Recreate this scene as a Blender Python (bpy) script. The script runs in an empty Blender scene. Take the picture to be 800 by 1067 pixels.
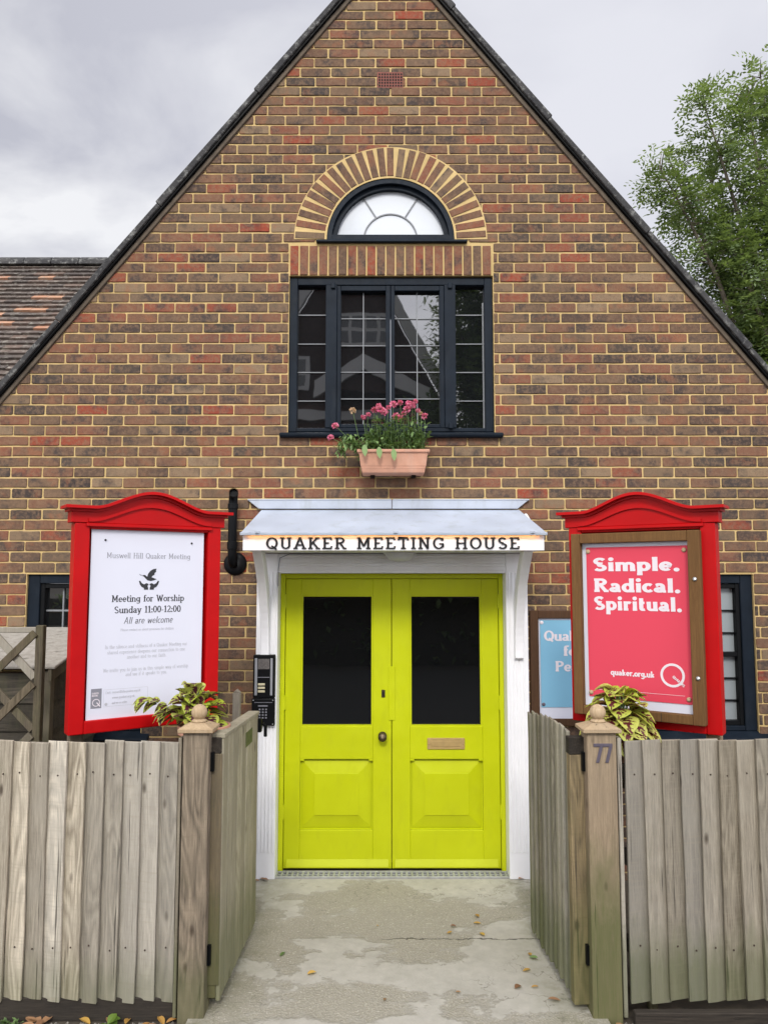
import bpy, bmesh, math, random
from mathutils import Matrix, Vector
R = math.radians
PI = math.pi
rng = random.Random(7)
sc = bpy.context.scene
C = sc.collection

# ------------------------------------------------------------------ camera, sky, sun, exposure
cd = bpy.data.cameras.new('camera'); cam = bpy.data.objects.new('camera', cd); C.objects.link(cam)
cd.sensor_fit = 'VERTICAL'; cd.sensor_height = 36.0; cd.lens = 800 / 1067 * 36
cam.location = (-0.055, -5.5, 2.05); cam.rotation_euler = (R(95), 0, 0)
cd.clip_start = 0.05; cd.clip_end = 2000
sc.camera = cam
SUN_EL, SUN_AZ = R(38), R(183)      # soft light from above and behind the photographer
w = bpy.data.worlds.new('World'); sc.world = w; w.use_nodes = True
wt = w.node_tree; wn = wt.nodes; wl = wt.links
for n in list(wn): wn.remove(n)
def N(t, typ, **kw):
    n = t.nodes.new(typ)
    for k, v in kw.items(): setattr(n, k, v)
    return n
def math_n(t, op, a, b=None, c=None, clamp=False):
    n = t.nodes.new('ShaderNodeMath'); n.operation = op; n.use_clamp = clamp
    for i, x in enumerate((a, b, c)):
        if x is None: continue
        if isinstance(x, (int, float)): n.inputs[i].default_value = x
        else: t.links.new(x, n.inputs[i])
    return n.outputs[0]
def mix_n(t, fac, a, b, typ='MIX'):
    n = t.nodes.new('ShaderNodeMix'); n.data_type = 'RGBA'; n.blend_type = typ
    for i, x in ((0, fac), (6, a), (7, b)):
        if isinstance(x, (int, float)): n.inputs[i].default_value = x
        elif isinstance(x, (tuple, list)): n.inputs[i].default_value = (*x[:3], 1)
        else: t.links.new(x, n.inputs[i])
    return n.outputs[2]
def range_n(t, v, a, b, c=0.0, d=1.0):
    n = t.nodes.new('ShaderNodeMapRange'); n.clamp = True
    t.links.new(v, n.inputs[0])
    for i, x in enumerate((a, b, c, d)): n.inputs[i + 1].default_value = x
    return n.outputs[0]
def noise_n(t, vec, scale, detail=4, rough=.55, dist=0.0):
    n = t.nodes.new('ShaderNodeTexNoise'); n.inputs['Scale'].default_value = scale
    n.inputs['Detail'].default_value = detail; n.inputs['Roughness'].default_value = rough; n.inputs['Distortion'].default_value = dist
    if vec is not None: t.links.new(vec, n.inputs['Vector'])
    return n.outputs['Fac']
def map_n(t, vec, scale=(1, 1, 1), loc=(0, 0, 0), rot=(0, 0, 0)):
    n = t.nodes.new('ShaderNodeMapping'); t.links.new(vec, n.inputs[0])
    n.inputs['Scale'].default_value = scale; n.inputs['Location'].default_value = loc; n.inputs['Rotation'].default_value = rot
    return n.outputs[0]
sky = N(wt, 'ShaderNodeTexSky', sky_type='NISHITA', sun_disc=False)
sky.sun_elevation = SUN_EL; sky.sun_rotation = SUN_AZ
gen = N(wt, 'ShaderNodeTexCoord').outputs['Generated']
sx = N(wt, 'ShaderNodeSeparateXYZ'); wl.new(gen, sx.inputs[0])
zz = math_n(wt, 'ADD', math_n(wt, 'MAXIMUM', sx.outputs[2], 0.0), 0.35)
cx = math_n(wt, 'DIVIDE', sx.outputs[0], zz); cy = math_n(wt, 'DIVIDE', sx.outputs[1], zz)
cv = N(wt, 'ShaderNodeCombineXYZ'); wl.new(cx, cv.inputs[0]); wl.new(cy, cv.inputs[1])
nz = noise_n(wt, map_n(wt, cv.outputs[0], (1.9, 3.0, 1), (5.15, 2.3, 0)), 1.0, 7, .52, .35)
cl = range_n(wt, nz, .40, .60)
mott = range_n(wt, sx.outputs[0], -.5, .18, 1.0, .22)
rampc = mix_n(wt, cl, (4.2, 4.25, 4.8), (7.7, 7.7, 7.8))
cloud = mix_n(wt, mott, (6.35, 6.4, 7.0), rampc)
front = range_n(wt, sx.outputs[1], .3, -.6, .86, 2.45)
vm = N(wt, 'ShaderNodeVectorMath', operation='SCALE'); wl.new(cloud, vm.inputs[0]); wl.new(front, vm.inputs['Scale'])
skyc = mix_n(wt, .94, sky.outputs[0], vm.outputs[0])
bg = N(wt, 'ShaderNodeBackground'); bg.inputs[1].default_value = 0.10; wl.new(skyc, bg.inputs[0])
wo = N(wt, 'ShaderNodeOutputWorld'); wl.new(bg.outputs[0], wo.inputs[0])
sd = bpy.data.lights.new('sun', 'SUN'); sd.energy = 1.5; sd.angle = R(14); sd.color = (1, .96, .9)
so = bpy.data.objects.new('sun', sd); C.objects.link(so)
so.rotation_euler = (R(90) - SUN_EL, 0, PI - SUN_AZ)
sc.view_settings.view_transform = 'Standard'; sc.view_settings.look = 'None'
sc.view_settings.exposure = 0.54; sc.view_settings.gamma = 1.0; sc.view_settings.use_curve_mapping = False

# ------------------------------------------------------------------ mesh helpers
class MB:
    def __init__(s): s.v = []; s.f = []; s.r = []; s.uv = []; s.M = None; s.rnd = 0.5
    def add(s, vs, fs, rnd=None, uvs=None):
        b = len(s.v)
        if s.M is not None: vs = [tuple(s.M @ Vector(p)) for p in vs]
        s.v += [tuple(p) for p in vs]
        for k, f in enumerate(fs):
            s.f.append(tuple(b + i for i in f)); s.r.append(s.rnd if rnd is None else rnd)
        s.uv += (uvs if uvs else [(0, 0)] * len(vs))
    def box(s, x0, x1, y0, y1, z0, z1, rnd=None):
        vs = [(x, y, z) for z in (z0, z1) for y in (y0, y1) for x in (x0, x1)]
        s.add(vs, [(0, 2, 3, 1), (4, 5, 7, 6), (0, 1, 5, 4), (2, 6, 7, 3), (0, 4, 6, 2), (1, 3, 7, 5)], rnd); return s
    def prism(s, pts, y0, y1, rnd=None, axis='y'):
        n = len(pts)
        if axis == 'y': a = [(x, y0, z) for x, z in pts] + [(x, y1, z) for x, z in pts]
        elif axis == 'x': a = [(y0, x, z) for x, z in pts] + [(y1, x, z) for x, z in pts]
        else: a = [(x, z, y0) for x, z in pts] + [(x, z, y1) for x, z in pts]
        fs = [tuple(range(n)), tuple(range(2 * n - 1, n - 1, -1))]
        fs += [(i, n + i, n + (i + 1) % n, (i + 1) % n) for i in range(n)]
        s.add(a, fs, rnd); return s
    def tube(s, pts, r, n=10, caps=True):
        pts = [Vector(p) for p in pts]; m = len(pts)
        rs = r if isinstance(r, (list, tuple)) else [r] * m
        vs = []; prev = None
        for i, p in enumerate(pts):
            d = (pts[min(i + 1, m - 1)] - pts[max(i - 1, 0)]).normalized()
            if prev is None:
                u = d.cross(Vector((0, 0, 1)))
                if u.length < .05: u = d.cross(Vector((1, 0, 0)))
            else: u = prev - d * prev.dot(d)
            u.normalize(); prev = u; v_ = d.cross(u)
            for k in range(n):
                a = 2 * PI * k / n; vs.append(tuple(p + (u * math.cos(a) + v_ * math.sin(a)) * rs[i]))
        fs = [(i * n + k, i * n + (k + 1) % n, (i + 1) * n + (k + 1) % n, (i + 1) * n + k) for i in range(m - 1) for k in range(n)]
        if caps: fs += [tuple(range(n - 1, -1, -1)), tuple(range((m - 1) * n, m * n))]
        s.add(vs, fs); return s
    def lathe(s, prof, c=(0, 0, 0), n=24, sq=False):
        vs = []
        for r_, z in prof:
            for k in range(n):
                a = 2 * PI * k / n; vs.append((c[0] + r_ * math.cos(a), c[1] + r_ * math.sin(a), c[2] + z))
        m = len(prof)
        fs = [(i * n + k, i * n + (k + 1) % n, (i + 1) * n + (k + 1) % n, (i + 1) * n + k) for i in range(m - 1) for k in range(n)]
        fs += [tuple(range(n - 1, -1, -1)), tuple(range((m - 1) * n, m * n))]
        s.add(vs, fs); return s
    def ball(s, c, r, nu=12, nv=8, jit=0.0, sc_=(1, 1, 1), g=rng):
        vs = []
        for j in range(nv + 1):
            th = PI * j / nv
            for k in range(nu):
                a = 2 * PI * k / nu; q = r * (1 + jit * (g.random() - .5) * 2)
                vs.append((c[0] + q * sc_[0] * math.sin(th) * math.cos(a), c[1] + q * sc_[1] * math.sin(th) * math.sin(a), c[2] + q * sc_[2] * math.cos(th)))
        s.add(vs, [(j * nu + k, (j + 1) * nu + k, (j + 1) * nu + (k + 1) % nu, j * nu + (k + 1) % nu) for j in range(nv) for k in range(nu)]); return s
    def build(s, name, mat, parent=None, bevel=0.0, smooth=False, seg=1, fix=True):
        me = bpy.data.meshes.new(name); me.from_pydata(s.v, [], s.f); me.update()
        at = me.attributes.new('rnd', 'FLOAT', 'FACE'); at.data.foreach_set('value', s.r)
        if any(u != (0, 0) for u in s.uv):
            ul = me.uv_layers.new(name='UVMap')
            for l in me.loops: ul.data[l.index].uv = s.uv[l.vertex_index]
        if fix:
            bm = bmesh.new(); bm.from_mesh(me); bmesh.ops.recalc_face_normals(bm, faces=bm.faces); bm.to_mesh(me); bm.free()
        if smooth: me.polygons.foreach_set('use_smooth', [True] * len(me.polygons))
        o = bpy.data.objects.new(name, me); C.objects.link(o)
        if mat: me.materials.append(mat)
        if parent: o.parent = parent
        if bevel:
            m = o.modifiers.new('bevel', 'BEVEL'); m.width = bevel; m.segments = seg; m.limit_method = 'ANGLE'; m.angle_limit = R(40)
        return o
def tag(o, label=None, cat=None, group=None, kind=None):
    if label: o['label'] = label
    if cat: o['category'] = cat
    if group: o['group'] = group
    if kind: o['kind'] = kind
    return o
def thing(name, label, cat, loc=(0, 0, 0), rz=0.0, group=None):
    o = bpy.data.objects.new(name, None); C.objects.link(o); o.location = loc; o.rotation_euler = (0, 0, rz)
    o.empty_display_size = .1
    return tag(o, label, cat, group)

# ------------------------------------------------------------------ materials
def base_mat(name):
    m = bpy.data.materials.new(name); m.use_nodes = True; t = m.node_tree
    return m, t, t.nodes['Principled BSDF']
def bump_n(t, b, h, strength, dist):
    n = t.nodes.new('ShaderNodeBump'); n.inputs['Strength'].default_value = strength; n.inputs['Distance'].default_value = dist
    t.links.new(h, n.inputs['Height']); t.links.new(n.outputs[0], b.inputs['Normal'])
def obj_co(t): return t.nodes.new('ShaderNodeTexCoord').outputs['Object']
def pm(name, col, rough=.5, var=.12, scale=6, bump=0.0, bscale=60, metal=0.0, spec=.5, dirt=0.0, dirtcol=(.12, .11, .09), coat=0.0):
    m, t, b = base_mat(name); co = obj_co(t)
    n1 = noise_n(t, co, scale, 5)
    dk = tuple(c * (1 - var) for c in col); lt = tuple(min(.95, c * (1 + var)) for c in col)
    c = mix_n(t, range_n(t, n1, .3, .7), dk, lt)
    if dirt:
        n2 = noise_n(t, map_n(t, co, (1, 1, .35)), 11, 7, .65)
        c = mix_n(t, range_n(t, n2, .52, .78, 0, dirt), c, dirtcol)
    t.links.new(c, b.inputs['Base Color'])
    t.links.new(range_n(t, noise_n(t, co, scale * 4, 4), .25, .75, max(.02, rough - .08), min(1, rough + .1)), b.inputs['Roughness'])
    b.inputs['Metallic'].default_value = metal; b.inputs['Specular IOR Level'].default_value = spec
    if coat: b.inputs['Coat Weight'].default_value = coat
    if bump: bump_n(t, b, noise_n(t, co, bscale, 5), bump, .004)
    return m
def wood_mat(name, light, dark, axis='z', algae=0.0, algae_top=.5, tint=.25, knots=1.0, greenall=0.0):
    m, t, b = base_mat(name); co = obj_co(t)
    oi = t.nodes.new('ShaderNodeObjectInfo')
    rv = N(t, 'ShaderNodeCombineXYZ')
    t.links.new(math_n(t, 'MULTIPLY', oi.outputs['Random'], 31.0), rv.inputs[0]); t.links.new(math_n(t, 'MULTIPLY', oi.outputs['Random'], 57.0), rv.inputs[2])
    ad = N(t, 'ShaderNodeVectorMath', operation='ADD'); t.links.new(co, ad.inputs[0]); t.links.new(rv.outputs[0], ad.inputs[1]); v = ad.outputs[0]
    along = {'z': (1, 1, .05), 'x': (.05, 1, 1), 'y': (1, .05, 1)}[axis]
    half = {'z': (1, 1, .16), 'x': (.16, 1, 1), 'y': (1, .16, 1)}[axis]
    fine = noise_n(t, map_n(t, v, along), 150, 8, .8)
    broad = noise_n(t, map_n(t, v, along), 26, 4, .6)
    ring = noise_n(t, map_n(t, v, half), 7.5, 2, .45)
    lines = math_n(t, 'PINGPONG', math_n(t, 'MULTIPLY', ring, 13.0), .5)
    rsel = range_n(t, math_n(t, 'FRACT', math_n(t, 'MULTIPLY', oi.outputs['Random'], 17.0)), .35, .9, .08, .5)
    g = math_n(t, 'ADD', math_n(t, 'MULTIPLY', fine, 1.0), math_n(t, 'MULTIPLY', lines, rsel))
    g = math_n(t, 'ADD', g, math_n(t, 'MULTIPLY', broad, .45))
    c = mix_n(t, range_n(t, g, .66, 1.10), dark, light)
    blot = noise_n(t, v, 5.0, 5, .6)
    c = mix_n(t, range_n(t, blot, .45, .70, 0, .6), c, tuple(x * .52 for x in light))
    tn = math_n(t, 'MULTIPLY_ADD', oi.outputs['Random'], 2 * tint, 1 - tint)
    c = mix_n(t, math_n(t, 'MULTIPLY', math_n(t, 'FRACT', math_n(t, 'MULTIPLY', oi.outputs['Random'], 7.3)), 2 * tint), c, mix_n(t, .6, c, (sum(light) / 3.1, sum(light) / 3.2, sum(light) / 3.5)))
    vm = N(t, 'ShaderNodeVectorMath', operation='SCALE'); t.links.new(c, vm.inputs[0]); t.links.new(tn, vm.inputs['Scale']); c = vm.outputs[0]
    saw = noise_n(t, map_n(t, v, {'z': (.08, .08, 1), 'x': (1, .08, .08), 'y': (.08, 1, .08)}[axis]), 75, 3, .6)
    c = mix_n(t, range_n(t, saw, .50, .74, 0, .35), c, tuple(x * .55 for x in light))
    # checks: thin dark splits along the grain
    chk = noise_n(t, map_n(t, v, {'z': (1, 1, .022), 'x': (.022, 1, 1), 'y': (1, .022, 1)}[axis]), 55, 3, .6)
    ck = range_n(t, chk, .66, .70)
    c = mix_n(t, math_n(t, 'MULTIPLY', ck, .75), c, (.035, .03, .024))
    if knots:
        vo = t.nodes.new('ShaderNodeTexVoronoi'); vo.inputs['Scale'].default_value = 3.6
        t.links.new(map_n(t, v, {'z': (1.9, 1.9, .8), 'x': (.8, 1.9, 1.9), 'y': (1.9, .8, 1.9)}[axis]), vo.inputs['Vector'])
        kn = range_n(t, vo.outputs['Distance'], .05, .11, .85 * knots, 0)
        c = mix_n(t, kn, c, (.06, .042, .028))
    if algae:
        sp = N(t, 'ShaderNodeSeparateXYZ'); t.links.new(co, sp.inputs[0])
        an = noise_n(t, map_n(t, v, (1, 1, .4)), 9, 6, .65)
        zf = range_n(t, sp.outputs[2], 0.0, algae_top, 1, 0)
        am = range_n(t, math_n(t, 'MULTIPLY_ADD', zf, .75, math_n(t, 'MULTIPLY', an, .75)), .44, .80, 0, algae)
        c = mix_n(t, math_n(t, 'MULTIPLY', am, range_n(t, fine, .25, .75, .35, 1)), c, (.075, .10, .024))
    if greenall:
        gn = noise_n(t, map_n(t, v, (1, 1, .3)), 14, 6, .65)
        c = mix_n(t, range_n(t, gn, .45, .75, 0, greenall), c, (.16, .17, .07))
    t.links.new(c, b.inputs['Base Color']); b.inputs['Roughness'].default_value = .85; b.inputs['Specular IOR Level'].default_value = .25
    bump_n(t, b, math_n(t, 'SUBTRACT', g, math_n(t, 'MULTIPLY', ck, .6)), .55, .004)
    return m
def brick_mat():
    m, t, b = base_mat('brick'); co = obj_co(t)
    at = N(t, 'ShaderNodeAttribute', attribute_name='rnd'); r = at.outputs['Fac']
    cr = t.nodes.new('ShaderNodeValToRGB'); t.links.new(r, cr.inputs[0]); e = cr.color_ramp; e.interpolation = 'LINEAR'
    stops = [(0, (.29, .055, .030)), (.08, (.26, .070, .040)), (.17, (.22, .085, .052)), (.30, (.19, .098, .060)), (.45, (.125, .075, .050)), (.58, (.165, .108, .068)), (.70, (.10, .064, .047)), (.80, (.050, .039, .036)), (.86, (.085, .065, .050)), (.93, (.20, .138, .085)), (1, (.26, .185, .115))]
    while len(e.elements) < len(stops): e.elements.new(.5)
    for el, (p, c_) in zip(e.elements, stops): el.position = p; el.color = (*c_, 1)
    rv = N(t, 'ShaderNodeCombineXYZ'); t.links.new(math_n(t, 'MULTIPLY', r, 43.0), rv.inputs[1])
    ad = N(t, 'ShaderNodeVectorMath', operation='ADD'); t.links.new(co, ad.inputs[0]); t.links.new(rv.outputs[0], ad.inputs[1]); v = ad.outputs[0]
    n1 = noise_n(t, v, 7, 5, .6); n2 = noise_n(t, v, 38, 6, .7); n3 = noise_n(t, v, 160, 4, .7)
    c = mix_n(t, range_n(t, n1, .52, .64, 0, .8), cr.outputs[0], (.055, .046, .044))
    c = mix_n(t, range_n(t, n1, .44, .34, 0, .55), c, (.29, .115, .058))
    c = mix_n(t, range_n(t, n2, .44, .62, .0, .6), c, (.235, .15, .092))
    c = mix_n(t, range_n(t, n3, .55, .68, 0, .7), c, (.04, .032, .030))
    stain = noise_n(t, co, 1.1, 5, .6)
    c = mix_n(t, range_n(t, stain, .52, .72, 0, .4), c, (.07, .06, .052))
    soot = noise_n(t, map_n(t, co, (1, 1, .22)), 4.2, 5, .65)
    c = mix_n(t, range_n(t, soot, .55, .72, 0, .45), c, (.06, .048, .038))
    wh = noise_n(t, co, 23, 7, .75)
    c = mix_n(t, range_n(t, wh, .70, .78, 0, .5), c, (.5, .46, .38))
    t.links.new(c, b.inputs['Base Color']); b.inputs['Roughness'].default_value = .9; b.inputs['Specular IOR Level'].default_value = .2
    bump_n(t, b, math_n(t, 'ADD', n2, math_n(t, 'MULTIPLY', n3, .6)), .7, .004)
    return m
def mortar_mat():
    m, t, b = base_mat('mortar'); co = obj_co(t)
    n1 = noise_n(t, co, 3.1, 5, .6); n2 = noise_n(t, co, 70, 6, .7)
    c = mix_n(t, range_n(t, n1, .3, .7), (.47, .34, .14), (.66, .48, .215))
    c = mix_n(t, range_n(t, n2, .5, .8, 0, .5), c, (.42, .31, .17))
    t.links.new(c, b.inputs['Base Color']); b.inputs['Roughness'].default_value = .95
    bump_n(t, b, n2, .8, .004); return m
def tile_mat():
    m, t, b = base_mat('roof_tile'); co = obj_co(t)
    r = N(t, 'ShaderNodeAttribute', attribute_name='rnd').outputs['Fac']
    cr = t.nodes.new('ShaderNodeValToRGB'); t.links.new(r, cr.inputs[0]); e = cr.color_ramp; e.interpolation = 'LINEAR'
    stops = [(0, (.065, .052, .046)), (.4, (.105, .082, .068)), (.7, (.145, .098, .076)), (.86, (.10, .082, .072)), (.91, (.40, .19, .11)), (1, (.46, .26, .16))]
    while len(e.elements) < len(stops): e.elements.new(.5)
    for el, (p, c_) in zip(e.elements, stops): el.position = p; el.color = (*c_, 1)
    n1 = noise_n(t, co, 19, 7, .75)
    c = mix_n(t, range_n(t, n1, .52, .64, 0, .75), cr.outputs[0], (.34, .32, .27))
    t.links.new(c, b.inputs['Base Color']); b.inputs['Roughness'].default_value = .85
    bump_n(t, b, noise_n(t, co, 60, 5), .6, .005); return m
def lichen_mat():
    m, t, b = base_mat('lichened_stone'); co = obj_co(t)
    n1 = noise_n(t, co, 16, 7, .75); n2 = noise_n(t, co, 5, 4)
    c = mix_n(t, range_n(t, n2, .3, .7), (.022, .022, .024), (.06, .058, .056))
    c = mix_n(t, range_n(t, n1, .52, .64, 0, .7), c, (.28, .28, .26))
    t.links.new(c, b.inputs['Base Color']); b.inputs['Roughness'].default_value = .9
    bump_n(t, b, noise_n(t, co, 45, 6, .7), .8, .008); return m
def glass_mat(name, col, ior, rough=.015, wob=.012, spec=.5):
    m, t, b = base_mat(name); b.inputs['Base Color'].default_value = (*col, 1); b.inputs['Roughness'].default_value = rough
    b.inputs['IOR'].default_value = ior; b.inputs['Specular IOR Level'].default_value = spec
    co = obj_co(t); bump_n(t, b, noise_n(t, co, 2.5, 2), wob, .05); return m
def leaf_mat(name, dark, light, trans=.35):
    m, t, b = base_mat(name)
    r = N(t, 'ShaderNodeAttribute', attribute_name='rnd').outputs['Fac']
    c = mix_n(t, r, dark, light); t.links.new(c, b.inputs['Base Color']); b.inputs['Roughness'].default_value = .5
    tr = t.nodes.new('ShaderNodeBsdfTranslucent'); t.links.new(mix_n(t, .35, c, (.45, .6, .08)), tr.inputs[0])
    mx = t.nodes.new('ShaderNodeMixShader'); mx.inputs[0].default_value = trans
    t.links.new(b.outputs[0], mx.inputs[1]); t.links.new(tr.outputs[0], mx.inputs[2])
    t.links.new(mx.outputs[0], t.nodes['Material Output'].inputs[0]); return m
def coleus_mat(name, rim, mid, vein, amount):
    m, t, b = base_mat(name); uv = t.nodes.new('ShaderNodeTexCoord').outputs['UV']; co = obj_co(t)
    sp = N(t, 'ShaderNodeSeparateXYZ'); t.links.new(uv, sp.inputs[0])
    e = math_n(t, 'ABSOLUTE', math_n(t, 'SUBTRACT', sp.outputs[0], .5))
    nv = noise_n(t, map_n(t, co, (1, 1, 1)), 48, 4, .6)
    rib = math_n(t, 'PINGPONG', math_n(t, 'ADD', math_n(t, 'MULTIPLY', sp.outputs[1], 5.0), math_n(t, 'MULTIPLY', e, -4.0)), .5)
    k = math_n(t, 'ADD', math_n(t, 'MULTIPLY', rib, .45), math_n(t, 'MULTIPLY', nv, 1.2))
    r = N(t, 'ShaderNodeAttribute', attribute_name='rnd').outputs['Fac']
    c = mix_n(t, r, rim, vein)
    mk = range_n(t, math_n(t, 'ADD', k, math_n(t, 'MULTIPLY', e, -.9)), amount, amount + .12)
    c = mix_n(t, mk, c, mid)
    t.links.new(c, b.inputs['Base Color']); b.inputs['Roughness'].default_value = .45
    tr = t.nodes.new('ShaderNodeBsdfTranslucent'); t.links.new(c, tr.inputs[0])
    mx = t.nodes.new('ShaderNodeMixShader'); mx.inputs[0].default_value = .25
    t.links.new(b.outputs[0], mx.inputs[1]); t.links.new(tr.outputs[0], mx.inputs[2]); t.links.new(mx.outputs[0], t.nodes['Material Output'].inputs[0]); return m
def concrete_mat():
    m, t, b = base_mat('path_concrete'); co = obj_co(t)
    sp = N(t, 'ShaderNodeSeparateXYZ'); t.links.new(co, sp.inputs[0])
    big = noise_n(t, map_n(t, co, (1.0, 1.3, 1), (3.1, 7.4, 0)), 1.15, 7, .62, .15)
    fine = noise_n(t, co, 120, 5, .7); mid = noise_n(t, co, 14, 6, .65)
    smooth = mix_n(t, range_n(t, mid, .3, .7), (.40, .378, .325), (.49, .465, .405))
    vo = t.nodes.new('ShaderNodeTexVoronoi'); vo.inputs['Scale'].default_value = 85; t.links.new(co, vo.inputs['Vector'])
    peb = mix_n(t, range_n(t, vo.outputs['Distance'], .1, .45), (.45, .415, .335), (.33, .305, .245))
    peb = mix_n(t, range_n(t, noise_n(t, co, 60, 3), .62, .7, 0, .7), peb, (.6, .56, .48))
    worn = range_n(t, big, .485, .525)
    c = mix_n(t, worn, smooth, peb)
    edge = math_n(t, 'MULTIPLY', range_n(t, big, .485, .497), range_n(t, big, .52, .50))
    c = mix_n(t, math_n(t, 'MULTIPLY', edge, .3), c, (.16, .145, .11))
    st = noise_n(t, map_n(t, co, (1, 1, 1), (9, 2, 0)), 2.2, 6, .7)
    c = mix_n(t, range_n(t, st, .5, .75, 0, .4), c, (.21, .195, .155))
    # one settled crack running across the slab
    wob = math_n(t, 'MULTIPLY', math_n(t, 'SUBTRACT', noise_n(t, co, 6, 5, .7), .5), .11)
    d = math_n(t, 'ABSOLUTE', math_n(t, 'ADD', math_n(t, 'ADD', sp.outputs[1], .92), wob))
    ck = math_n(t, 'MULTIPLY', range_n(t, d, .002, .006, 1, 0), range_n(t, sp.outputs[0], -.1, .0))
    c = mix_n(t, math_n(t, 'MULTIPLY', ck, .85), c, (.05, .045, .035))
    hair = noise_n(t, co, 3.3, 4, .6); hd_ = math_n(t, 'ABSOLUTE', math_n(t, 'SUBTRACT', hair, .5))
    c = mix_n(t, math_n(t, 'MULTIPLY', range_n(t, hd_, .002, .006, .5, 0), range_n(t, noise_n(t, co, 1.7, 2), .5, .56)), c, (.10, .09, .07))
    al = math_n(t, 'MULTIPLY', range_n(t, math_n(t, 'ABSOLUTE', sp.outputs[0]), .62, .86), range_n(t, noise_n(t, co, 8, 6, .7), .35, .65))
    c = mix_n(t, math_n(t, 'MULTIPLY', al, .55), c, (.13, .135, .055))
    t.links.new(c, b.inputs['Base Color']); b.inputs['Roughness'].default_value = .92
    h = math_n(t, 'ADD', math_n(t, 'MULTIPLY', worn, -.35), math_n(t, 'MULTIPLY', math_n(t, 'MULTIPLY', vo.outputs['Distance'], worn), -.9))
    h = math_n(t, 'ADD', h, math_n(t, 'MULTIPLY', fine, .3)); h = math_n(t, 'SUBTRACT', h, ck)
    bump_n(t, b, h, .8, .006); return m
def felt_mat():
    m, t, b = base_mat('roofing_felt'); co = obj_co(t)
    n = noise_n(t, co, 22, 7, .75); n2 = noise_n(t, map_n(t, co, (1, 2.5, 1)), 12, 6, .7)
    c = mix_n(t, range_n(t, n, .3, .7), (.24, .22, .185), (.42, .39, .34))
    c = mix_n(t, range_n(t, n2, .58, .68, 0, .8), c, (.07, .055, .045))
    t.links.new(c, b.inputs['Base Color']); b.inputs['Roughness'].default_value = .95; bump_n(t, b, n, .7, .006); return m
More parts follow.
